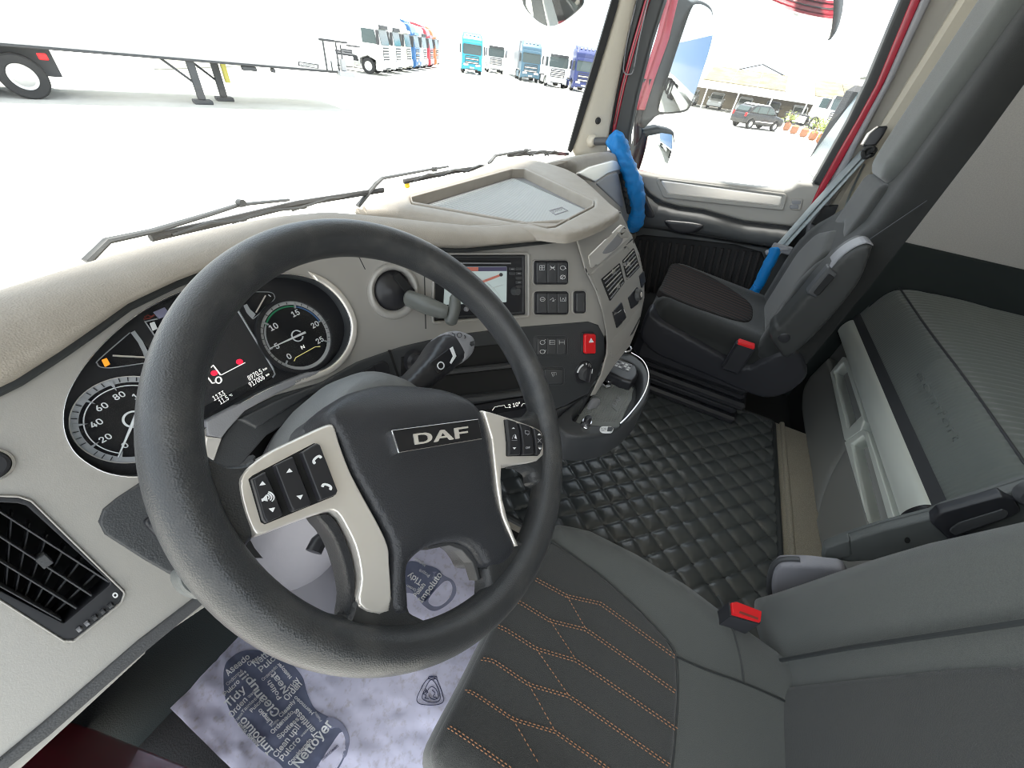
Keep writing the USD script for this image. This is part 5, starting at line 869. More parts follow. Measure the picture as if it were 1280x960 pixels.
hp = [plA.at(741, 176, .028), on(760, 177, 'x', 1.80), on(772, 182, 'x', 1.80), on(787, 215, 'x', 1.79), on(797, 250, 'x', 1.79), on(797, 275, 'x', 1.80), on(790, 290, 'x', 1.82)]
part(gh, 'bar', tube(smooth_poly(hp, 6, False), .014, 12), MT['dark2'])
bl = [on(765, 171, 'x', 1.80), on(773, 180, 'x', 1.79), on(780, 197, 'x', 1.785), on(787, 215, 'x', 1.78), on(793, 232, 'x', 1.78), on(796.5, 250, 'x', 1.78), on(797, 266, 'x', 1.79), on(794, 279, 'x', 1.80), on(790, 287, 'x', 1.81)]
part(gh, 'sleeve', lumpy(bl, np.interp(np.linspace(0, 1, 65), [0, .08, .3, .55, .7, .85, 1], [.030, .034, .030, .034, .026, .034, .022]), 24, 2, .28), MT['blue'], 'blue plastic net sleeve', smooth=True)
# ================================================================ bunk
bn_ = thing('storage_unit', 'grey bunk base with two open pockets and an aluminium rail behind the seats', 'bunk', V3(.9, -1.05, FT))
plBb = Plane(V3(1.2, -.69, -.85), V3(0, 1, .09), V3(-1, 0, 0))
part(bn_, 'carcass', slab(XL, XR - .02, -1.44, -.735, FT, -.69), MT['basegrey'])
BB = lambda nm, poly, h0, h1, mt, **k: part(bn_, nm, panel(poly, plBb.px, h0, h1, **k), MT[mt])
BB('front_panel', smooth_poly([(1060, 420), (1030, 432), (1041, 466), (1058, 552), (1040, 585), (1028, 616), (1019, 646), (1012, 590), (1003, 535), (1000, 500), (1010, 470)], 3), -.04, 0, 'basegrey', r=5, hr=.015, step=12)
BB('front_panel', corner([(1059, 556), (1092, 667), (1110, 720), (1130, 800), (1045, 800), (1030, 700), (1019.5, 652), (1029, 617), (1041, 588)], 2), -.04, .004, 'basegrey', r=4, hr=.012, step=12)
for o, i_ in (([(1039.5, 466.5), (1056, 446), (1065, 452), (1083, 527), (1079, 540), (1058.5, 553)], [(1044.5, 466), (1057, 452.5), (1079, 521), (1062.5, 537.5)]), ([(1058, 554), (1082, 537), (1088, 542), (1126, 660), (1110, 668), (1092, 668)], [(1067, 556), (1083, 544.5), (1115, 655), (1090, 663)])):
    o, i_ = corner(o, 2), corner(i_, 1.5); BB('pocket_frame', o.difference(i_), -.03, .008, 'rail', r=1.2, hr=.004)
    BB('pocket_back', o.buffer(-1), -.05, -.030, 'cubby'); BB('pocket_wall', i_.buffer(1.2).difference(i_), -.04, -.003, 'rail')
prof = [(-.735, -.670), (-.714, -.668), (-.699, -.676), (-.690, -.694), (-.686, -.714), (-.689, -.733), (-.702, -.738), (-.735, -.738)]
rl = solo('bunk_rail', grid([[V3(x, y, z) for y, z in smooth_poly(prof, 4, False)] for x in np.linspace(.905, 1.90, 12)], caps=True), MT['rail'], 'long satin aluminium rail along the front edge of the bunk', 'rail')
part(rl, 'end_cap', grid([[V3(x, -.722 + (y + .722) * f, -.70 + (z + .70) * f) for y, z in smooth_poly(prof, 4, False)] for x, f in ((.907, 1.0), (.899, .97), (.893, .80), (.892, .2))]), MT['satin'])
mt_ = thing('bunk_mattress', 'dark grey bunk mattress in a ribbed embossed cover behind the seats', 'mattress', V3(.9, -1.08, -.68))
X = np.linspace(XL + .02, XR - .02, 520); R = []
mp_ = smooth_poly([(-.716, -.668), (-.718, -.645), (-.726, -.60), (-.737, -.55), (-.748, -.520), (-.766, -.508), (-.80, -.499), (-.88, -.493), (-1.0, -.490), (-1.15, -.490), (-1.38, -.494), (-1.43, -.51)], 6, False)
for x in X:
    a = np.array([V3(x, y, z) for y, z in mp_]); yy = mp_[:, 0]
    amp = np.clip((-.72 - yy) / .03, 0, 1) * .0010 + np.clip((-.775 - yy) / .03, 0, 1) * .0026; a[:, 1] += np.clip((-.50 - a[:, 2]) / .03, 0, 1) * .0012 * np.sin(2 * math.pi * x / .012); a[:, 2] += amp * np.sin(2 * math.pi * (x + .12 * (yy + .9)) / .024) + .006 * (meshkit.fbm(np.stack([np.full(len(yy), x * 5), yy * 7, yy * 0], 1), 3, 9) - .5) * np.clip((-.76 - yy) / .05, 0, 1)
    e = min(x - X[0], X[-1] - x); a[:, 2] -= .03 * np.clip(1 - e / .04, 0, 1) ** 2 * (a[:, 2] > -.6); R.append(a)
part(mt_, 'cover', grid(R), MT['mattress'], smooth=60)
part(mt_, 'side_band', grid([[V3(x, y + .003, z) for y, z in ((-.708, -.690), (-.7115, -.668), (-.715, -.650), (-.7185, -.640))] for x in (X[0], X[-1])]), MT['mattressd'])
pms = Plane(V3(1.2, -.7305, -.575), V3(0, .965, .26), V3(-1, 0, 0))
part(mt_, 'seam', tube([V3(x, -.764 + .002 * math.sin(x * 9), -.5075) for x in X[::4]], .0030, 6), MT['mattressd'])
part(mt_, 'embossed_word', text_px('comfort', (1143, 465), (1192, 552), pms, 10, .0006, True, .0025), MT['mattress'])
# ================================================================ lower tray of the dash with keys and a handset
plTr = Plane(V3(.72, .05, -.628), V3(0, 0, 1), V3(1, 0, 0))
tr = thing('console_tray', 'dark rounded console tray with grey dotted rubber mat below the centre stack', 'tray', V3(.72, .05, -.72))
rim_o = smooth_poly([(690, 528), (700, 538), (714, 544.5), (734, 546), (759, 542), (781, 531), (800, 514), (811, 495), (814, 476), (809, 459), (800, 448), (785, 440), (770, 446), (750, 470), (720, 500)], 4)
rim_i = smooth_poly([(716, 520), (725, 527), (744, 529.5), (762, 531), (776, 530), (786, 518), (796, 500), (801, 485), (801, 470), (795, 460), (782, 452), (765, 452), (748, 476), (730, 500)], 4)
rim_s = Polygon(rim_o).buffer(0)
part(tr, 'body', panel(rim_s.difference(Polygon(rim_i).buffer(0)), plTr.px, -.085, 0, r=3.5, hr=.012, step=8), MT['dark'], smooth=60)
part(tr, 'well', panel(Polygon(rim_i).buffer(3), lambda P, h: plTr.px(P, 0) + V3(0, 0, 1) * np.asarray(h)[:, None], -.05, -.040), MT['dark'])
dn = lambda P, h: plTr.px(P, 0) + V3(0, 0, 1) * np.asarray(h)[:, None] - V3(0, 0, .02)
tmat = corner([(720, 521.5), (736, 496), (755, 470), (764, 459), (789, 465), (795, 476), (794, 489), (785, 508), (776, 528), (760, 529), (744, 527.5)], 2)
tmm = part(tr, 'rubber_mat', panel(tmat, dn, -.014, -.006, r=1, hr=.002), MT['traymat'], 'grey rubber mat with raised dots'); dots = []
c0 = dn(np.array([[757, 498]]), np.array([-.006]))[0]; 
for i in range(-26, 27):
    for j in range(-26, 27):
        p = c0 + V3((i + .5 * (j % 2)) * .0068, j * .0059, 0); u = proj(p)
        if tmat.buffer(-2).contains(Point(*u)): v_, f_ = tm(trimesh.creation.icosphere(1, .0021)); dots.append((v_ * [1, 1, .6] + p, f_))
part(tmm, 'mat_dots', cat(*dots), MT['traymat'], kind='stuff')
pld = Plane(c0 + V3(0, 0, .0015), V3(0, 0, 1), V3(1, 0, 0)); part(tmm, 'emblem_plate', panel(corner([(765, 509), (778, 492), (782, 498), (771, 514)], 1), pld.px, -.003, .0008), MT['traymat']); part(tmm, 'emblem', text_px('DAF', (768.5, 509.5), (777.5, 497), pld, 5, .001, True), MT['lensgrey'])
part(tr, 'bright_edge', tube(plTr.px(smooth_poly([(789, 441.5), (801, 449), (808, 459), (810.5, 471), (808, 485), (800, 501), (786, 519), (775, 530)], 4, False), .0005), .0022, 6), MT['chrome'])
part(tr, 'ring', tube(plTr.px(circ(783, 438, 5.2, 24, 3.8), .006), .003, 8, closed=True), MT['chrome'])
sk_ = part(tr, 'socket', lathe([(.006, .012), (.0105, .012), (.0115, .004), (.013, .001)], plTr.moved(plTr.at(732.5, 531)), 24), MT['chrome']); part(sk_, 'socket_plug', lathe([(0, .026), (.006, .026), (.0085, .022), (.0088, .012), (.0105, .010), (.0105, .004)], plTr.moved(plTr.at(732.5, 531)), 24), MT['satin'])
bd_ = part(tr, 'voltage_badge', panel(rr(749.5, 533.2, 766.5, 541, 3.9), plTr.px, -.002, .0018, r=1, hr=.001), MT['white']); part(bd_, 'badge_half', panel(corner([(759.5, 534.2), (765, 534.4), (766, 537), (764, 540), (758.5, 540)], 1), plTr.px, .001, .0024), MT['satin']); part(bd_, 'badge_text', text_px('12V', (751.4, 539.2), (758, 538.8), plTr, 3.6, .002), MT['dark2'])
hs = thing('handset', 'small black handset with grey keypad lying in the console tray', 'handset', V3(.86, .06, -.655))
plh = Plane(c0 + V3(0, 0, .002), V3(0, 0, 1), V3(1, 0, 0)); part(hs, 'body', panel(corner([(749, 471), (761, 456), (792, 465.5), (794, 478), (786, 487.5), (774, 484)], 2), plh.px, -.002, .028, r=2.5, hr=.010), MT['satin']); part(hs, 'keypad', panel(corner([(757, 465), (764, 457.5), (787, 465.5), (783, 474)], 1), plh.px, .02, .0292, r=.8, hr=.001), MT['lensgrey'])
for i in range(3):
    for j in range(5): a = np.array([760.0, 465.4]) + np.array([4.6, 1.75]) * j + np.array([1.7, -2.2]) * i; part(hs, 'key', panel([a, a + [3, 1.1], a + [4, -.3], a + [1, -1.4]], plh.px, .029, .0304), MT['white'] if (i + j) % 3 else MT['satin'])
ky = thing('key_bunch', 'two small silver keys lying on the tray mat before the handset', 'keys', V3(.80, .06, -.655))
for q in ([(742, 481.5), (752, 479), (758, 476), (764, 479), (763, 484.5), (757, 486.5), (752, 483.5), (742, 484.5)], [(746, 476), (756, 478), (760, 482), (756, 485), (752, 481), (745, 478)]): part(ky, 'key', panel(q, plh.px, .002, .006, r=.6, hr=.001), MT['chrome'])
part(ky, 'key_ring', tube(plh.px(circ(761, 477, 3.2, 16, 2.2), .006), .0012, 6, closed=True), MT['chrome'])
# ================================================================ outside: wipers, mirrors, yard, trucks
WS = Sheet([[V3(x, screen_y(x, z) + .045, z) for z in np.linspace(-.6, .6, 14)] for x in np.linspace(-.5, 2.3, 50)])
def wiper(label, arm, blade, knob):
    p0 = WS.px([arm[0]])[0]; w = thing('windscreen_wiper', label, 'wiper', p0)
    part(w, 'arm', tube(WS.px(arm, .004), np.linspace(.008, .0045, len(arm)), 8, ell=.7), MT['seal']); part(w, 'blade', tube(WS.px(blade), .0055, 6, ell=1.4), MT['rubber'])
    b = np.array(blade, float); part(w, 'blade_bracket', cat(*[tube(WS.px([b[0] + (b[-1] - b[0]) * f, b[0] + (b[-1] - b[0]) * (f + .16) + [0, -5], b[0] + (b[-1] - b[0]) * (f + .32)], .006), .0035, 6) for f in (.08, .34, .6)]), MT['seal'])
    part(w, 'arm_joint', lathe([(0, .014), (.007, .014), (.008, 0)], Plane(WS.px([knob], .004)[0], V3(0, -1, .2)), 14), MT['seal'])
wiper('leftmost windscreen wiper, parked in front of the steering wheel', [(105, 326), (131, 300), (188, 288), (262, 266), (297, 255), (359, 249)], [(188, 297), (284, 275.6), (372, 254.5), (479, 237.5)], (297, 253))
wiper('middle windscreen wiper with a small yellow tag at its blade end', [(446, 257), (469, 229), (477, 222), (535, 211.5), (559, 207.5)], [(505, 227), (568, 214), (627, 206)], (540, 211))
part('/World/windscreen_wiper_001', 'blade_tag', cat(cbox(WS.px([(510, 231)], -.004)[0], (.016, .012, .022), .003), cbox(WS.px([(511, 228)], -.006)[0], (.024, .014, .008), .002)), mat('yellow_plastic', (.75, .50, .02), .4), 'small yellow tag')
wiper('rightmost windscreen wiper, parked near the passenger A pillar', [(610, 204), (618.5, 194), (650, 188.5), (663, 187)], [(635, 194), (679, 190), (710, 193)], (655, 188))
MT['mirback'] = mat('mirror_housing_grey', (.018, .024, .024), .45)
def mirror_thing(name, label, glass_poly, house_poly, pl, depth=.05, red=None, arm=None, conv=0.0):
    gc = np.mean(np.asarray(glass_poly.exterior.coords if isinstance(glass_poly, Polygon) else glass_poly), 0)
    m = thing(name, label, 'mirror', pl.o); part(m, 'housing', panel(Polygon(house_poly).buffer(1.5) if not isinstance(house_poly, Polygon) else house_poly.buffer(1.5), pl.px, -depth, -.002, r=4, hr=.02), MT['mirback']); part(m, 'mirror_glass', panel(glass_poly, pl.px, -.004, .003 + conv * ((np.asarray(glass_poly.exterior.coords if isinstance(glass_poly, Polygon) else glass_poly) - gc) ** 2).sum(1).max(), step=3 if conv else None, rise=(lambda P: -conv * ((P - gc) ** 2).sum(1)) if conv else None), MT['mirror'], smooth=60)
    if red is not None: part(m, 'painted_shell', panel(red, pl.px, -.03, .0, r=2, hr=.008), MT['redpaint'])
    if arm is not None: part(m, 'arm', arm, MT['mirback'])
    return m
plM1 = Plane(V3(2.22, .30, .03), V3(-.575, -.818, -.01)); g1 = smooth_poly([(862, 12), (872, 5), (884, 10), (889, 20), (888, 45), (874, 92), (862, 127), (854, 137), (828, 140), (823, 133), (832, 98), (845, 56)], 4)
mirror_thing('door_mirror', 'tall passenger door mirror outside the window, reflecting a blue trailer', g1, smooth_poly([(846, -4), (866, 2), (876, 1), (888, 7), (893, 18), (892, 45), (878, 92), (866, 129), (857, 140), (826, 143.5), (815, 152), (806, 160), (803, 150), (818, 100), (836, 50)], 4), plM1, .06, [(841, -8), (851, -8), (837, 50), (819, 100), (807, 138), (797, 138), (809, 100), (826, 50)], None, 2.2e-6)
plM2 = Plane(V3(2.22, .32, -.33), V3(-.615, -.78, -.12)); g2 = corner([(808, 169), (826, 165.5), (840, 168), (841, 177), (832, 205), (823, 217.5), (800, 218), (798, 212)], 3)
mirror_thing('wide_angle_mirror', 'smaller wide-angle mirror below the tall passenger door mirror', g2, corner([(806, 165), (826, 161.5), (843, 165), (844, 178), (834, 208), (824, 221), (797, 221), (788, 217), (800, 180)], 3), plM2, .05, None, tube([plM2.at(800, 205, -.03), plM2.at(803, 150, -.03), plM2.at(815, 100, -.03)], .02, 10), 1.5e-5)
plM3 = Plane(V3(2.12, -.04, .18), V3(-.66, .0, -.75)); mirror_thing('kerb_mirror', 'round-cornered kerb mirror hanging above the passenger window', smooth_poly([(960, 20), (963, -15), (1000, -40), (1040, -15), (1038, 44), (1018, 50), (999, 50), (984, 41), (967, 31)], 4), smooth_poly([(958, 20), (961, -18), (1000, -44), (1043, -18), (1041, 46), (1018, 53), (998, 53), (983, 44), (965, 34)], 4), plM3, .05, None, None, 4e-6)
plM4 = Plane(V3(2.0, 1.08, .16), V3(-.725, -.289, -.627)); mirror_thing('front_mirror', 'front mirror hanging outside the upper windscreen corner', smooth_poly([(657, 2), (668, 21), (684, 31), (700, 28), (721, 11), (725, 2), (715, -22), (668, -22)], 4), smooth_poly([(653, 2), (666, 23), (684, 34), (702, 30), (724, 13), (728, 2), (718, -26), (664, -26)], 4), plM4, .06, None, None, 4e-6)
# our own cab outside: red skin, seen in the mirrors
struct('trim_7', cat(slab(XR + .08, XR + .10, -1.6, .62, -1.3, -.335), slab(XR + .08, XR + .10, -1.6, -.48, -.335, 1.1), slab(XR + .06, XR + .10, .62, .80, -1.4, -.58)), MT['redpaint'])
struct('trim_8', cat(slab(XL - .1, XR + .12, .90, 1.0, -1.5, -.52)), MT['seal'])
# ---- ground
GZ = -2.5
struct('ground', slab(-150, 250, -150, 250, GZ - .06, GZ), mat('pale_concrete', (.56, .55, .51), .9, bump=(3, .01), var=(.35, (.46, .45, .40))))
MT['tyre'] = mat('tyre_rubber', (.02, .02, .02), .8); MT['hub'] = mat('wheel_hub', (.55, .55, .53), .4, metal=.6); MT['tglass'] = mat('dark_glass', (.06, .085, .085), .12); MT['chassis'] = mat('dark_chassis', (.05, .052, .055), .7); MT['lamp'] = mat('headlamp', (.75, .77, .78), .15)
PAINT = {k: mat('paint_' + k, c, .35, coat=.4) for k, c in dict(white=(.72, .73, .72), silver=(.55, .56, .55), cyan=(.015, .30, .40), steel=(.05, .125, .18), navy=(.018, .03, .13), blue=(.025, .12, .30), red=(.40, .03, .05), orange=(.55, .20, .08), grey=(.27, .30, .28), black=(.012, .013, .014), ivory=(.62, .60, .50), midgrey=(.30, .31, .32)).items()}
class Loc:
    """A thing's own axes on the ground: x to its left side seen from the front, -y forward."""
    def __init__(s, x, y, deg): a = math.radians(deg); s.R = np.array([[math.cos(a), -math.sin(a), 0], [math.sin(a), math.cos(a), 0], [0, 0, 1]]); s.o = V3(x, y, GZ)
    def __call__(s, m): return m[0] @ s.R.T + s.o, m[1]
def side_extrude(prof, w, r=.12, x0=0.0):
    """profile in (y, z) made solid across x, both flanks rounded"""
    out = []
    for sg in (-1, 1):
        f = (lambda P, h, sg=sg: np.stack([x0 + sg * np.broadcast_to(np.asarray(h, float), len(P)), P[:, 0], P[:, 1]], 1)); out.append(panel(Polygon(prof), f, 0, w / 2, r=r, hr=r * .8))
    return cat(*out)
def wheel(x, y, rad, w, L): 
    s = 1 if x > 0 else -1; pl = Plane(V3(x, y, rad), V3(s, 0, 0), V3(0, 1, 0)); ty = lathe([(rad * .55, -w), (rad * .93, -w), (rad, -w * .85), (rad, -w * .1), (rad * .93, 0), (rad * .62, 0), (rad * .58, -.03)], pl, 28); hb = lathe([(rad * .6, -.03), (rad * .45, -.06), (rad * .28, -.02), (0, .01)], pl, 20); return L(ty), L(hb)
def front_panel(poly, y, L, h=.02, r=0.02, slope=0.0, z0=0): return L(panel(poly, lambda P, hh: np.stack([P[:, 0], y + slope * (P[:, 1] - z0) - np.broadcast_to(np.asarray(hh, float), len(P)), P[:, 1]], 1), 0, h, r=r, hr=h * .6))
def truck(x, y, deg, paint, label, H=3.5, spoiler=True, group=None, trailer=None, grille='chassis'):
    L = Loc(x, y, deg); t = thing('truck', label, 'truck', L.o, group); P = lambda par, nm, m, mt, lb=None: part(par, nm, m, mt if not isinstance(mt, str) else MT[mt], lb); pm_ = PAINT[paint]
    P(t, 'cab', L(side_extrude([(-1.12, .55), (-1.18, 1.0), (-1.16, 1.75), (-.98, 2.75), (-.85, 2.95), (-.75, H - .35), (-.5, H - .12), (.4, H), (1.05, H - .05), (1.1, 1.1), (.75, 1.0), (.62, .55), (.55, .9), (-.05, 1.12), (-.62, .9), (-.70, .55)], 2.42, .16)), pm_)
    P(t, 'windscreen', front_panel(rr(-1.08, 1.82, 1.08, 2.72, .12), -1.15, L, .03, .03, .18, 1.8), 'tglass')
    gr = P(t, 'grille', front_panel(rr(-.82, .95, .82, 1.70, .10), -1.175, L, .02, .02), grille)
    for k in range(4): P(gr, 'grille_slat', front_panel(rr(-.76, 1.02 + k * .17, .76, 1.11 + k * .17, .03), -1.19, L, .03, .02), pm_ if k % 2 else MT['silver'])
    bm = P(t, 'bumper', L(cbox((0, -1.16, .62), (2.44, .22, .46), .06)), pm_); P(bm, 'number_plate', L(cbox((0, -1.28, .60), (.52, .02, .12))), 'white'); P(bm, 'bumper_vent', L(cbox((0, -1.275, .44), (1.4, .02, .10), .008)), 'chassis')
    for s in (-1, 1):
        P(t, 'headlight', front_panel(rr(s * .72 - .28, .76, s * .72 + .28, .96, .06), -1.27, L, .03, .03), 'lamp'); P(t, 'mirror', L(cbox((s * 1.42, -1.0, 2.25), (.16, .22, .85), .06)), 'chassis')
        P(t, 'side_window', L(panel(Polygon([(-.90, 1.85), (-.72, 2.65), (.22, 2.65), (.22, 1.85)]), lambda Q, h, s=s: np.stack([s * (1.205 + np.broadcast_to(np.asarray(h, float), len(Q))), Q[:, 0], Q[:, 1]], 1), 0, .02, r=.04, hr=.01)), 'tglass')
        ty, hb = wheel(s * 1.2, -.05, .5, .32, L); w = P(t, 'wheel', ty, 'tyre'); P(w, 'hub', hb, 'hub')
        ty, hb = wheel(s * 1.2, 3.4, .5, .55, L); w = P(t, 'wheel', ty, 'tyre'); P(w, 'hub', hb, 'hub')
        P(t, 'side_step', L(cbox((s * 1.16, -.9 if s else 0, .50), (.12, .5, .42), .04)), pm_); P(t, 'door_line', L(cbox((s * 1.212, .30, 1.75), (.01, .02, 1.5))), 'chassis'); P(t, 'side_skirt', L(cbox((s * 1.15, 1.9, .62), (.10, 1.7, .6), .03)), pm_)
    P(t, 'sun_visor', front_panel(rr(-1.05, 2.72, 1.05, 2.95, .06), -1.06, L, .10, .03, .12, 2.7), 'chassis' if paint in ('white', 'silver') else pm_)
    if spoiler: P(t, 'roof_deflector', L(side_extrude([(-.45, H - .14), (-.1, H + .10), (.4, H + .22), (1.0, H + .28), (1.0, H - .10)], 2.2, .15)), pm_); P(t, 'roof_lamp', L(cat(*[cbox((k * .45, -.28, H + .06), (.22, .10, .12), .02) for k in (-1.5, -.5, .5, 1.5)])), 'lamp')
    P(t, 'chassis', L(cbox((0, 2.6, .85), (1.0, 4.6, .35), .03)), 'chassis')
    if trailer: P(t, 'trailer', L(cbox((0, 8.2, 2.45), (2.5, 12.6, 2.7), .03)), PAINT[trailer])
    return t
rowd, rd_ = V3(.9, .43, 0), 25.5
for k, (p, lb) in enumerate([('white', 'white truck at the near end of the far left row'), ('white', 'second white truck from the near end of the far left row'), ('ivory', 'ivory-white truck left of the blue one in the far left row'), ('blue', 'blue truck in the far left row of parked trucks'), ('silver', 'silver truck between the blue and the red one in the far row'), ('red', 'red truck near the far end of the left row'), ('orange', 'orange truck at the far end of the left row')]):
    q = V3(30.3, 27.6, 0) + rowd * 3.9 * k; truck(q[0], q[1], rd_, p, lb, 3.6, k != 4)
for (px, py), p, lb, H, sp in [((592, 93), 'cyan', 'bright cyan truck at the left of the far middle group', 3.5, True), ((621, 92), 'silver', 'silver-white truck standing right of the bright cyan truck', 3.3, False), ((664, 103), 'steel', 'steel-blue truck with light bar in the far middle group', 3.6, True), ((697, 110), 'white', 'white truck right of the steel-blue truck in the yard', 3.1, False), ((730, 116), 'navy', 'navy blue truck next to the passenger A pillar', 3.7, True)]:
    g = ray(px, py) * (GZ / ray(px, py)[2]); truck(g[0] + .9, g[1] + .9, -56, p, lb, H, sp, None, 'midgrey' if p == 'steel' else None)
truck(5.75, -2.1, 180, 'grey', 'grey-green truck parked close beside the passenger door', 3.5, False, None, None)
# blue-sided trailer behind it, seen in the tall door mirror
LT = Loc(5.75, -5.0, 180); bt_ = thing('curtain_trailer', 'white semi-trailer with blue curtain side, seen only reflected in the tall door mirror', 'trailer', LT.o)
part(bt_, 'box', LT(cbox((0, 6.3, 2.55), (2.5, 13.0, 2.75), .04)), PAINT['white'])
for s in (-1, 1): part(bt_, 'curtain', LT(cbox((s * 1.26, 6.9, 2.6), (.03, 11.2, 2.3), .01)), PAINT['blue'])
for s in (-1, 1):
    for k in range(3): ty, hb = wheel(s * 1.2, 8.6 + 1.3 * k, .5, .4, LT); w = part(bt_, 'wheel', ty, MT['tyre']); part(w, 'hub', hb, MT['hub'])
    part(bt_, 'landing_leg', LT(cbox((s * .9, 2.4, .6), (.14, .14, 1.2), .02)), MT['chassis']); part(bt_, 'side_guard', LT(cbox((s * 1.2, 5.5, .75), (.05, 4.5, .5), .02)), MT['hub'])
# near white trailer in front of the windscreen
tv = unit(V3(-.935, .354, 0)); tn_ = V3(.354, .935, 0); T0 = V3(14.2, 14.66, 0)
TL = Loc(T0[0], T0[1], math.degrees(math.atan2(tn_[1], tn_[0])))
def tb(a0, a1, d0, d1, z0, z1, ch=.02): # along the trailer from its right end, depth away from us, height over the ground
    c = T0 + tv * (a0 + a1) / 2 + tn_ * (d0 + d1) / 2; return cbox((c[0], c[1], GZ + (z0 + z1) / 2), (a1 - a0, d1 - d0, z1 - z0), ch, tv, tn_)
wt = thing('box_trailer', 'long plain white box trailer on dark landing legs across the yard', 'trailer', T0 + tv * 6.5 + V3(0, 0, GZ))
part(wt, 'box', tb(0, 13.4, 0, 2.5, 1.18, 4.0, .04), PAINT['white']); part(wt, 'lower_rail', tb(-.05, 13.45, -.02, .06, 1.13, 1.19), MT['chassis'])
for a in (2.9, 2.3): part(wt, 'underrun_box', tb(a, a + .45 if a > 2.5 else a + .12, .02, .2, 1.0, 1.12), MT['chassis'])
for q, d in ((4.81, .14), (3.96, 1.0)): lg = part(wt, 'landing_leg', cat(tb(q - .11, q + .11, d - .08, d + .08, .12, 1.15), tb(q - .27, q + .27, d - .18, d + .18, 0, .12)), MT['chassis']); part(lg, 'leg_strut', tube([T0 + tv * (q + .1) + tn_ * d + V3(0, 0, GZ + .6), T0 + tv * (q + .75) + tn_ * d + V3(0, 0, GZ + 1.15)], .04, 6), MT['chassis'])
part(wt, 'leg_marker', tb(3.65, 3.80, .8, .95, .55, 1.12), mat('yellow_paint', (.55, .50, .10), .5))
fgx = part(wt, 'front_gear', cat(tb(.45, .50, -.12, -.06, 1.15, 2.1), tb(-.02, .03, -.12, -.06, 1.2, 2.05), tb(-.2, -.15, -.1, -.05, 1.2, 2.0), tb(-.45, .62, -.12, -.06, 2.05, 2.11), tb(-.95, -.4, -.1, -.04, 1.98, 2.03), tb(.25, .29, -.1, -.05, 1.15, 1.5)), MT['chassis']); part(fgx, 'connector_box', cat(tb(-.55, .05, -.2, .1, 1.05, 1.22), tb(-.3, -.12, -.1, .1, 1.22, 1.6)), PAINT['midgrey'])
for a in (8.8, 10.1, 11.4):
    for d in (.02, 2.2): c = T0 + tv * a + tn_ * d; Lw = Loc(c[0], c[1], math.degrees(math.atan2(tv[1], tv[0])) - 90 + 180); ty, hb = wheel(.001, 0, .5, .35, Lw); w = part(wt, 'wheel', ty, MT['tyre']); part(w, 'hub', hb, MT['hub'])
part(wt, 'bogie', tb(8.0, 12.6, .4, 2.1, .5, 1.15), MT['chassis']); part(wt, 'rear_lamp', cat(tb(12.9, 13.3, -.03, .02, .85, 1.05), tb(8.1, 8.3, -.03, .02, .9, 1.05)), MT['red'])
plTb = Plane(T0 + V3(0, 0, GZ), -tn_, V3(.935, -.354, 0)); part(wt, 'maker_plate', panel(Polygon([(373, 77), (398, 80.5), (398, 86), (373, 82)]).difference(Polygon([(374, 78), (397, 81.3), (397, 85.2), (374, 81.2)])), plTb.px, 0, .02), MT['chassis']); part(wt, 'maker_lettering', text_px('LAMBERET', (376, 81.2), (396, 84), plTb, 2.4, .01), MT['chassis'])
# low pale wall and vehicle under the trailer
struct('trim_9', cbox((17.5, 27.5, GZ + .45), (9, .3, .9), .03, V3(.9, .43, 0), V3(-.43, .9, 0)), PAINT['ivory'])
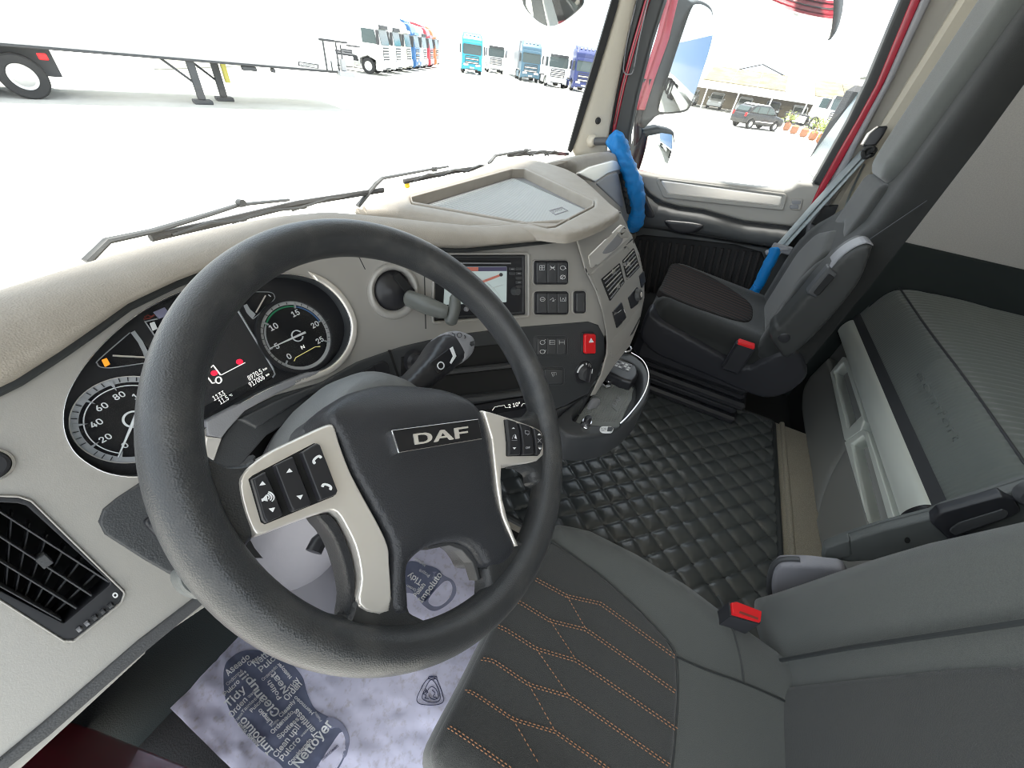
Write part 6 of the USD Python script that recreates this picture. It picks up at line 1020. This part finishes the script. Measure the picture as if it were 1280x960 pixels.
# car
def car(x, y, deg, paint, label, suv=True, group=None):
    L = Loc(x, y, deg); t = thing('car', label, 'car', L.o, group); P = lambda par, nm, m, mt: part(par, nm, m, mt if not isinstance(mt, str) else MT[mt]); pm_ = PAINT[paint]
    P(t, 'body', L(side_extrude([(-2.05, .35), (-2.10, .65), (-1.98, .88), (-1.25, 1.02), (-.95, 1.05), (1.75, 1.08), (2.02, .95), (2.08, .6), (2.0, .32), (1.65, .30), (1.6, .52), (1.3, .66), (1.0, .52), (.95, .28), (-.98, .28), (-1.02, .52), (-1.32, .66), (-1.62, .52), (-1.66, .32)], 1.74, .18)), pm_)
    P(t, 'cabin', L(side_extrude([(-1.2, 1.0), (-.55, 1.48), (-.2, 1.60), (1.2, 1.60), (1.7, 1.42), (1.92, 1.0)], 1.56, .14)), pm_); P(t, 'roof', L(side_extrude([(-.3, 1.58), (-.1, 1.645), (1.15, 1.655), (1.4, 1.57)], 1.36, .06)), PAINT['white'] if suv else pm_)
    for s in (-1, 1):
        for q in ([(-.95, 1.08), (-.45, 1.44), (-.05, 1.50), (-.05, 1.08)], [(.03, 1.08), (.03, 1.51), (.95, 1.51), (.95, 1.08)], [(1.03, 1.1), (1.03, 1.50), (1.35, 1.46), (1.6, 1.15)]): P(t, 'side_window', L(panel(Polygon(q), lambda Q, h, s=s: np.stack([s * (.772 + np.broadcast_to(np.asarray(h, float), len(Q))), Q[:, 0], Q[:, 1]], 1), 0, .02, r=.02, hr=.008)), 'tglass')
        for yy in (-1.32, 1.3): ty, hb = wheel(s * .87, yy, .33, .22, L); w = P(t, 'wheel', ty, 'tyre'); P(w, 'hub', hb, 'hub')
        P(t, 'headlight', L(cbox((s * .62, -2.02, .78), (.34, .14, .18), .04)), 'lamp'); P(t, 'tail_light', L(cbox((s * .70, 2.02, .92), (.2, .12, .28), .04)), 'red'); P(t, 'door_mirror', L(cbox((s * .96, -.72, 1.1), (.2, .12, .14), .03)), pm_)
    P(t, 'windscreen', L(panel(Polygon(rr(-.68, 0, .68, .62, .08)), lambda Q, h: np.stack([Q[:, 0], -1.14 + Q[:, 1] * .86 - np.asarray(h) * .55, 1.05 + Q[:, 1] * .62 + np.asarray(h) * .8], 1), 0, .02, r=.03, hr=.01)), 'tglass')
    P(t, 'rear_window', L(panel(Polygon(rr(-.62, 0, .62, .30, .06)), lambda Q, h: np.stack([Q[:, 0], 1.88 - Q[:, 1] * .45 + np.asarray(h), 1.12 + Q[:, 1]], 1), 0, .02, r=.03, hr=.01)), 'tglass'); P(t, 'side_strip', L(cat(*[cbox((s * .875, 0, .55), (.02, 1.9, .07), .005) for s in (-1, 1)])), 'silver')
    return t
car(43.9, -1.0, 44, 'black', 'black compact car with white roof in the yard outside the passenger window')
for k, (yy, p, lb) in enumerate([(7.2, 'midgrey', 'grey car at the left end under the carport'), (4.0, 'silver', 'silver car left of the first carport post in view'), (.6, 'white', 'white car under the carport behind the black car'), (-2.6, 'black', 'dark car under the carport above the black car bonnet'), (-5.6, 'white', 'white car under the carport behind the planters'), (-9.2, 'midgrey', 'dark grey car far right under the carport')]): car(66.5, yy, -90, p, lb, False)
# carport / shed with sloping roof
cpn = thing('carport', 'long low carport with yellowed sloping roof panels and thin white posts', 'carport', V3(68, -6, GZ))
MT['roofy'] = mat('yellowed_roof', (.15, .12, .05), .7, var=(.6, (.24, .21, .13))); MT['beam'] = mat('pale_beam', (.66, .66, .63), .7)
part(cpn, 'fascia', slab(62, 62.3, -30, 9, -.55, .18), MT['beam'])
for k in range(13):
    y0 = -30 + k * 3; V_, F_ = slab(0, 1, y0 + .03, y0 + 2.97, 0, .08); V_ = V_.copy(); V_[:, 2] += .18 + V_[:, 0] * 1.5; V_[:, 0] = 62.1 + V_[:, 0] * 9; part(cpn, 'roof_panel', (V_, F_), MT['roofy'] if k % 4 else MT['beam'])
for k in range(11): part(cpn, 'post', slab(62.05, 62.2, 8.7 - k * 3.6, 8.85 - k * 3.6, GZ, -.5), MT['beam'])
part(cpn, 'back_wall', slab(71.5, 71.8, -30, 9, GZ, .3), mat('shed_wall', (.22, .19, .14), .9)); part(cpn, 'gable', cat(tube([V3(71, 3.0, 1.7), V3(71, .4, 2.5), V3(71, -2.6, 1.7)], .06, 5)), MT['chassis'])
# planters
MT['terracotta'] = mat('terracotta', (.34, .15, .08), .8); MT['leaf'] = mat('leaf_green', (.16, .24, .05), .6, var=(6, (.34, .36, .10)))
for k, ((px, py), lb) in enumerate([((981, 164), 'leftmost terracotta planter with a bushy plant near the black car'), ((990, 168), 'low terracotta planter second from the left'), ((1002, 172), 'wide terracotta planter in the middle of the planter row'), ((1013, 176), 'terracotta planter with tall yellow-green plant'), ((1023, 180), 'rightmost terracotta planter beside the grey truck')]):
    g = ray(px, py) * (GZ / ray(px, py)[2]); t = thing('planter', lb, 'planter', g); part(t, 'pot', cbox(g + V3(0, 0, .35), (.55, .52, .62), .12), MT['terracotta'])
    if k in (0, 3, 4):
        rg = np.random.default_rng(k); lv = []
        for j in range(90):
            d = unit(rg.normal(size=3) * [1, 1, .8] + [0, 0, .7]); c = g + V3(0, 0, .85) + d * rg.uniform(.2, .75) * (1.3 if k == 3 else .9); a = unit(rg.normal(size=3)) * .14; b = unit(np.cross(a, d)) * .05; lv.append((np.array([c - a, c + b, c + a, c - b]), np.array([[0, 1, 2], [0, 2, 3]])))
        part(t, 'foliage', cat(*lv), MT['leaf'], kind='stuff', smooth=False); part(t, 'stem', tube([g + V3(0, 0, .6), g + V3(0, .05, 1.3)], .03, 6), MT['terracotta'])
g = ray(1013, 163) * (GZ / ray(1013, 163)[2]); truck(g[0] + 3, g[1] - 1.0, -50, 'white', 'small white truck behind the terracotta planters', 2.7, False)
